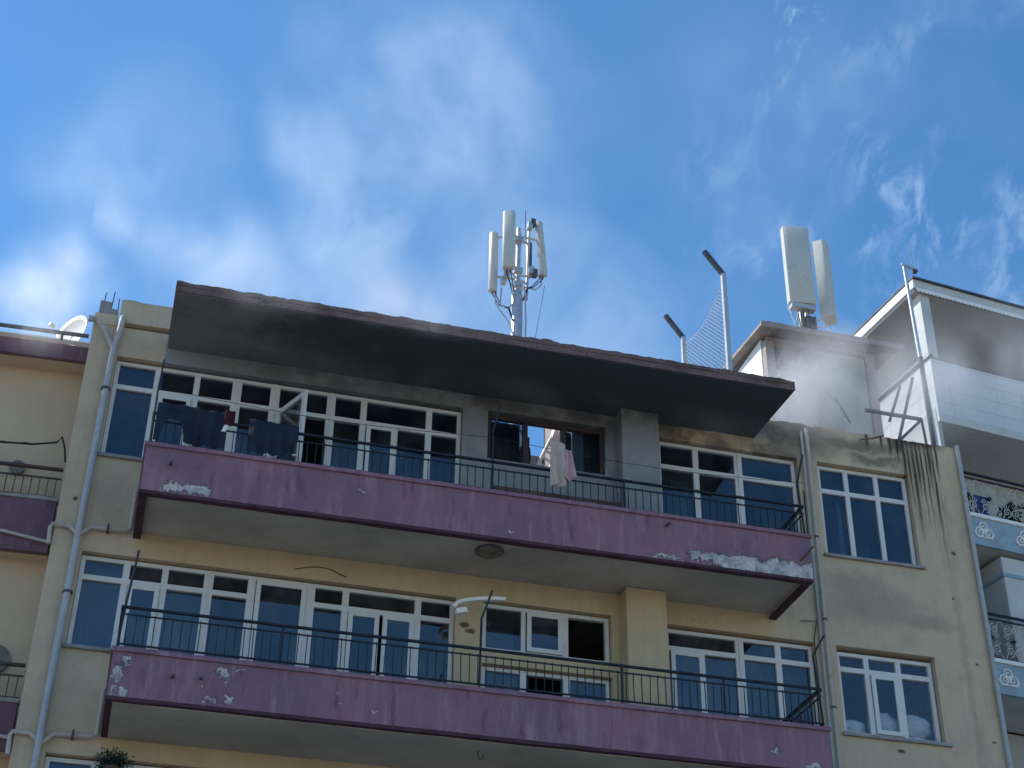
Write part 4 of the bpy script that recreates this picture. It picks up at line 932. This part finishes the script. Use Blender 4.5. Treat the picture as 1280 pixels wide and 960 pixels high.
for z0 in (14.73, 11.88, 9.03, 6.18, 3.3):
    b = rp_(MB().box(-.1, XR, .07, 1.5, z0 + .02, z0 + .18), 'balcony', M['white_wall'])
    rp_(MB().box(-.12, XR, 0, .068, z0, z0 + .56), 'parapet', M['blue_panel'], b)
    rp_(MB().box(-.12, -.05, .07, 1.5, z0, z0 + .56), 'parapet', M['blue_panel'], b)
    rp_(MB().box(-.13, -.04, .06, 1.5, z0 + .64, z0 + 2.84), 'sun_blocking_screen', M['shade_grey'], b)  # added screen, stops sun leaking in from the left gap
    rp_(MB().box(-.15, XR, -.04, .10, z0 + .562, z0 + .63), 'coping', M['white'], b)
    if z0 > 8:
        x = .47
        while x < 3.2:
            em = MB(); emblem(em, x, z0 + .29, -.012); rp_(em, 'emblem', M['white'], b); x += .90
    rl = MB()
    for z, q in ((.66, .018), (1.40, .018), (1.50, .026)): rl.bar((-.12, .03, z0 + z), (XR, .03, z0 + z), q * 1.5); rl.bar((-.1, .03, z0 + z), (-.1, 1.5, z0 + z), q * 1.5)
    rp_(rl, 'railing', M['rail'], b)
    if z0 > 8:
        x = .05
        while x < 3.0:
            s2 = MB(); zc = z0 + 1.03
            for sx in (-1, 1):
                for sz in (-1, 1):
                    scroll(s2, (x + .22 + sx * .10, zc + sz * .20), .10, 1.4, pi / 2 * sz, sx * sz, .03)
                    scroll(s2, (x + .22 + sx * .13, zc + sz * .06), .055, 1.2, pi * (sx < 0), sx * sz, .03, .008)
            s2.tube([(x, .03, zc + .36), (x + .22, .03, zc), (x + .44, .03, zc + .36)], .008, 5); s2.tube([(x, .03, zc - .36), (x + .22, .03, zc), (x + .44, .03, zc - .36)], .008, 5)
            rp_(s2, 'scrollwork', M['panel'], b)
            bs = MB(); bs.prism([(x + .22 + .05 * cos(k * pi / 2), .0, zc + .05 * sin(k * pi / 2)) for k in range(4)], (0, .05, 0)); rp_(bs, 'boss', M['rail'], b)
            x += .47
    rp_(MB().box(-.15, XR, 1.52, 2.58, z0 + .2, z0 + 2.84), 'storey_wall', M['shade_grey'])
    wn = MB(); rect_frame(wn, .15, .62, z0 + 1.3, z0 + 2.3, .05, 1.46, 1.515); wn = rp_(wn, 'window', M['frame']); pn = MB(); pn.box(.2, .57, 1.48, 1.49, z0 + 1.35, z0 + 2.25); rp_(pn, 'pane', M['glass'], wn)
cbx = rp_(MB().box(.86, 2.6, .12, 1.5, 12.55, 14.66), 'enclosure', M['white_wall'], bevel=.02); rp_(MB().box(.84, 2.62, .10, 1.5, 14.25, 14.32), 'enclosure_trim', M['blue_panel'])
# things kept on the right neighbour's balcony
def world_of(x, y, z):
    a = radians(7); return (14.2 + x * cos(a) - y * sin(a), 3.75 + x * sin(a) + y * cos(a), z)
for (x, z, m, lb) in ((.33, 15.62, 'leaf', 'dark green potted plant behind the ornate railing next to the pipe'), (1.45, 15.75, 'leaf', 'dark green potted plant behind the ornate railing at the picture edge')):
    e = empty('potted_plant', world_of(x, .3, 15.36)); tag(e, lb, 'potted plant')
    mb = MB()
    for k in range(260):
        p = Vector((rr.gauss(0, .09), rr.gauss(0, .07), rr.uniform(.15, .5))); d = Vector((rr.uniform(-1, 1), rr.uniform(-1, 1), rr.uniform(-.3, 1))).normalized(); w = d.cross(Vector((rr.random(), .3, rr.random()))).normalized()
        mb.add([p, p + d * .05 + w * .02, p + d * .1, p + d * .05 - w * .02], [(0, 1, 2, 3)])
    mb.build('foliage', M['leaf'], e); MB().tube([(0, 0, 0), (0, 0, .2)], [.08, .11], 14).build('pot', M['terracotta'] if x > 1 else M['white'], e)
o = cloth('blue_cloth', cloth_mat('blue_cloth', (.05, .08, .22)), 0, .28, 15.85, 15.45, 0, 'dark blue cloth behind the upper ornate railing', 'cloth', folds=2, seed=3); o.location = world_of(.62, .12, 15.45)

# ------------------------------------------------------------------ smoke
def smoke_mat(name, blobs_, dens, nsc, seed, lo_=.42, hi_=.75, stretch=(1, 1, .6), col=(.93, .93, .94)):
    m, g, out = newmat(name); p = pos(g)
    wn = g.n('ShaderNodeTexNoise'); g.l(p, wn.inputs['Vector']); wn.inputs['Scale'].default_value = nsc * .5; wn.inputs['Detail'].default_value = 1
    q = g.vmath('ADD', p, g.scale(g.vmath('SUBTRACT', wn.outputs['Color'], (.5, .5, .5)), (2.2 / (nsc * 2), 2.2 / (nsc * 2), 2.2 / (nsc * 2))))
    tot = None
    for (c, r, a) in blobs_:
        d = g.vmath('LENGTH', g.scale(g.vmath('SUBTRACT', q, c), tuple(1 / k for k in r)))
        k = g.mapr(d, .0, 1.0, a, 0); tot = k if tot is None else g.math('MAXIMUM', tot, k)
    nz = g.noise(g.vmath('ADD', g.scale(q, stretch), (seed, seed * 2, 0)), nsc, 5, .66, .25)
    w = g.math('MULTIPLY', g.mapr(nz, lo_, hi_), tot)
    v = g.n('ShaderNodeVolumePrincipled'); v.inputs['Color'].default_value = (*col, 1); v.inputs['Anisotropy'].default_value = .5
    v.inputs['Absorption Color'].default_value = (1, 1, 1, 1) if 'Absorption Color' in v.inputs else (0, 0, 0, 1)
    g.l(g.math('MULTIPLY', w, dens), v.inputs['Density']); g.l(v.outputs[0], out.inputs['Volume'])
    return m
def smoke(lo_, hi_, mat, label):
    mb = MB(); mb.box(lo_[0], hi_[0], lo_[1], hi_[1], lo_[2], hi_[2]); o = mb.build('smoke', mat); tag(o, label, 'smoke', None, 'stuff'); return o
SM = True
if SM:
    smoke((-5.6, 9.05, 12.0), (12.8, 10.95, 33.0), smoke_mat('white_smoke_plume', [((2.7, 10.0, 25.8), (2.2, 1.0, 3.4), .9), ((3.4, 10.0, 24.0), (2.6, 1.0, 3.8), 1.0), ((4.4, 10.0, 21.8), (3.2, 1.0, 3.6), 1.1), ((1.2, 10.0, 22.4), (2.2, 1.0, 3.0), .75),
        ((5.4, 10.0, 28.2), (5.6, 1.0, 7.5), .55), ((7.3, 10.0, 23.6), (4.0, 1.0, 5.0), .55), ((9.7, 10.0, 22.2), (2.8, 1.0, 3.4), .85), ((-1.2, 10.0, 24.5), (3.8, 1.0, 5.0), .35), ((-2.7, 10.0, 21.2), (2.2, 1.0, 2.8), .5)],
        .78, .66, 23., .18, .84, (1, 1, .7), (.80, .88, .96)), 'big thin white smoke plume rising behind the canopy')
    smoke((-4.3, -.6, 12.9), (-.5, 1.7, 16.8), smoke_mat('left_smoke', [((-1.95, .55, 14.5), (.8, .8, .9), 1.), ((-1.75, 0, 13.7), (.7, .45, .35), 1.2), ((-1.6, .4, 15.4), (.6, .7, .7), .7), ((-2.6, .5, 14.6), (.6, .7, .6), .6)],
        1.3, 1.7, 7., .32, .72), 'small white smoke puff by the satellite dish at the left')
    smoke((7.6, -1.1, 13.3), (15.6, 1.15, 18.0), smoke_mat('hut_smoke', [((9.3, -.1, 14.4), (1.3, 1.0, .9), 1.), ((9.6, .1, 15.0), (1.0, 1.0, 1.0), 1.), ((10.2, .3, 15.6), (1.0, .9, 1.1), .9), ((11.1, 0, 15.0), (1.6, .9, 1.2), .75), ((10.2, .5, 16.2), (.8, .7, .7), .7), ((12.0, .4, 16.0), (1.2, .8, 1.2), .6), ((13.6, .2, 16.2), (1.8, .8, 1.4), .38)],
        1.8, 1.5, 11., .28, .72), 'drifting grey-white smoke in front of the rooftop hut')
    smoke((-1.3, -2.3, 13.0), (4.6, -1.56, 15.4), smoke_mat('rim_smoke', [((-.15, -1.9, 14.05), (.8, .4, .6), 1.), ((1.0, -1.9, 13.75), (1.5, .4, .45), .6), ((3.0, -1.9, 13.7), (1.4, .4, .35), .35), ((-.8, -1.9, 14.3), (.5, .4, .5), .8)],
        1.2, 1.3, 5., .30, .72), 'faint smoke drifting off the left end of the canopy rim')
    smoke((-.1, -1.15, 12.9), (8.5, -.35, 13.68), smoke_mat('soffit_haze', [((2.2, -.75, 13.4), (2.6, .45, .5), .8), ((5.4, -.75, 13.45), (2.2, .45, .45), 1.), ((7.6, -.75, 13.5), (1.2, .45, .4), .8)],
        .8, 1.1, 2., .26, .74), 'thin grey smoke trapped under the sooty canopy')
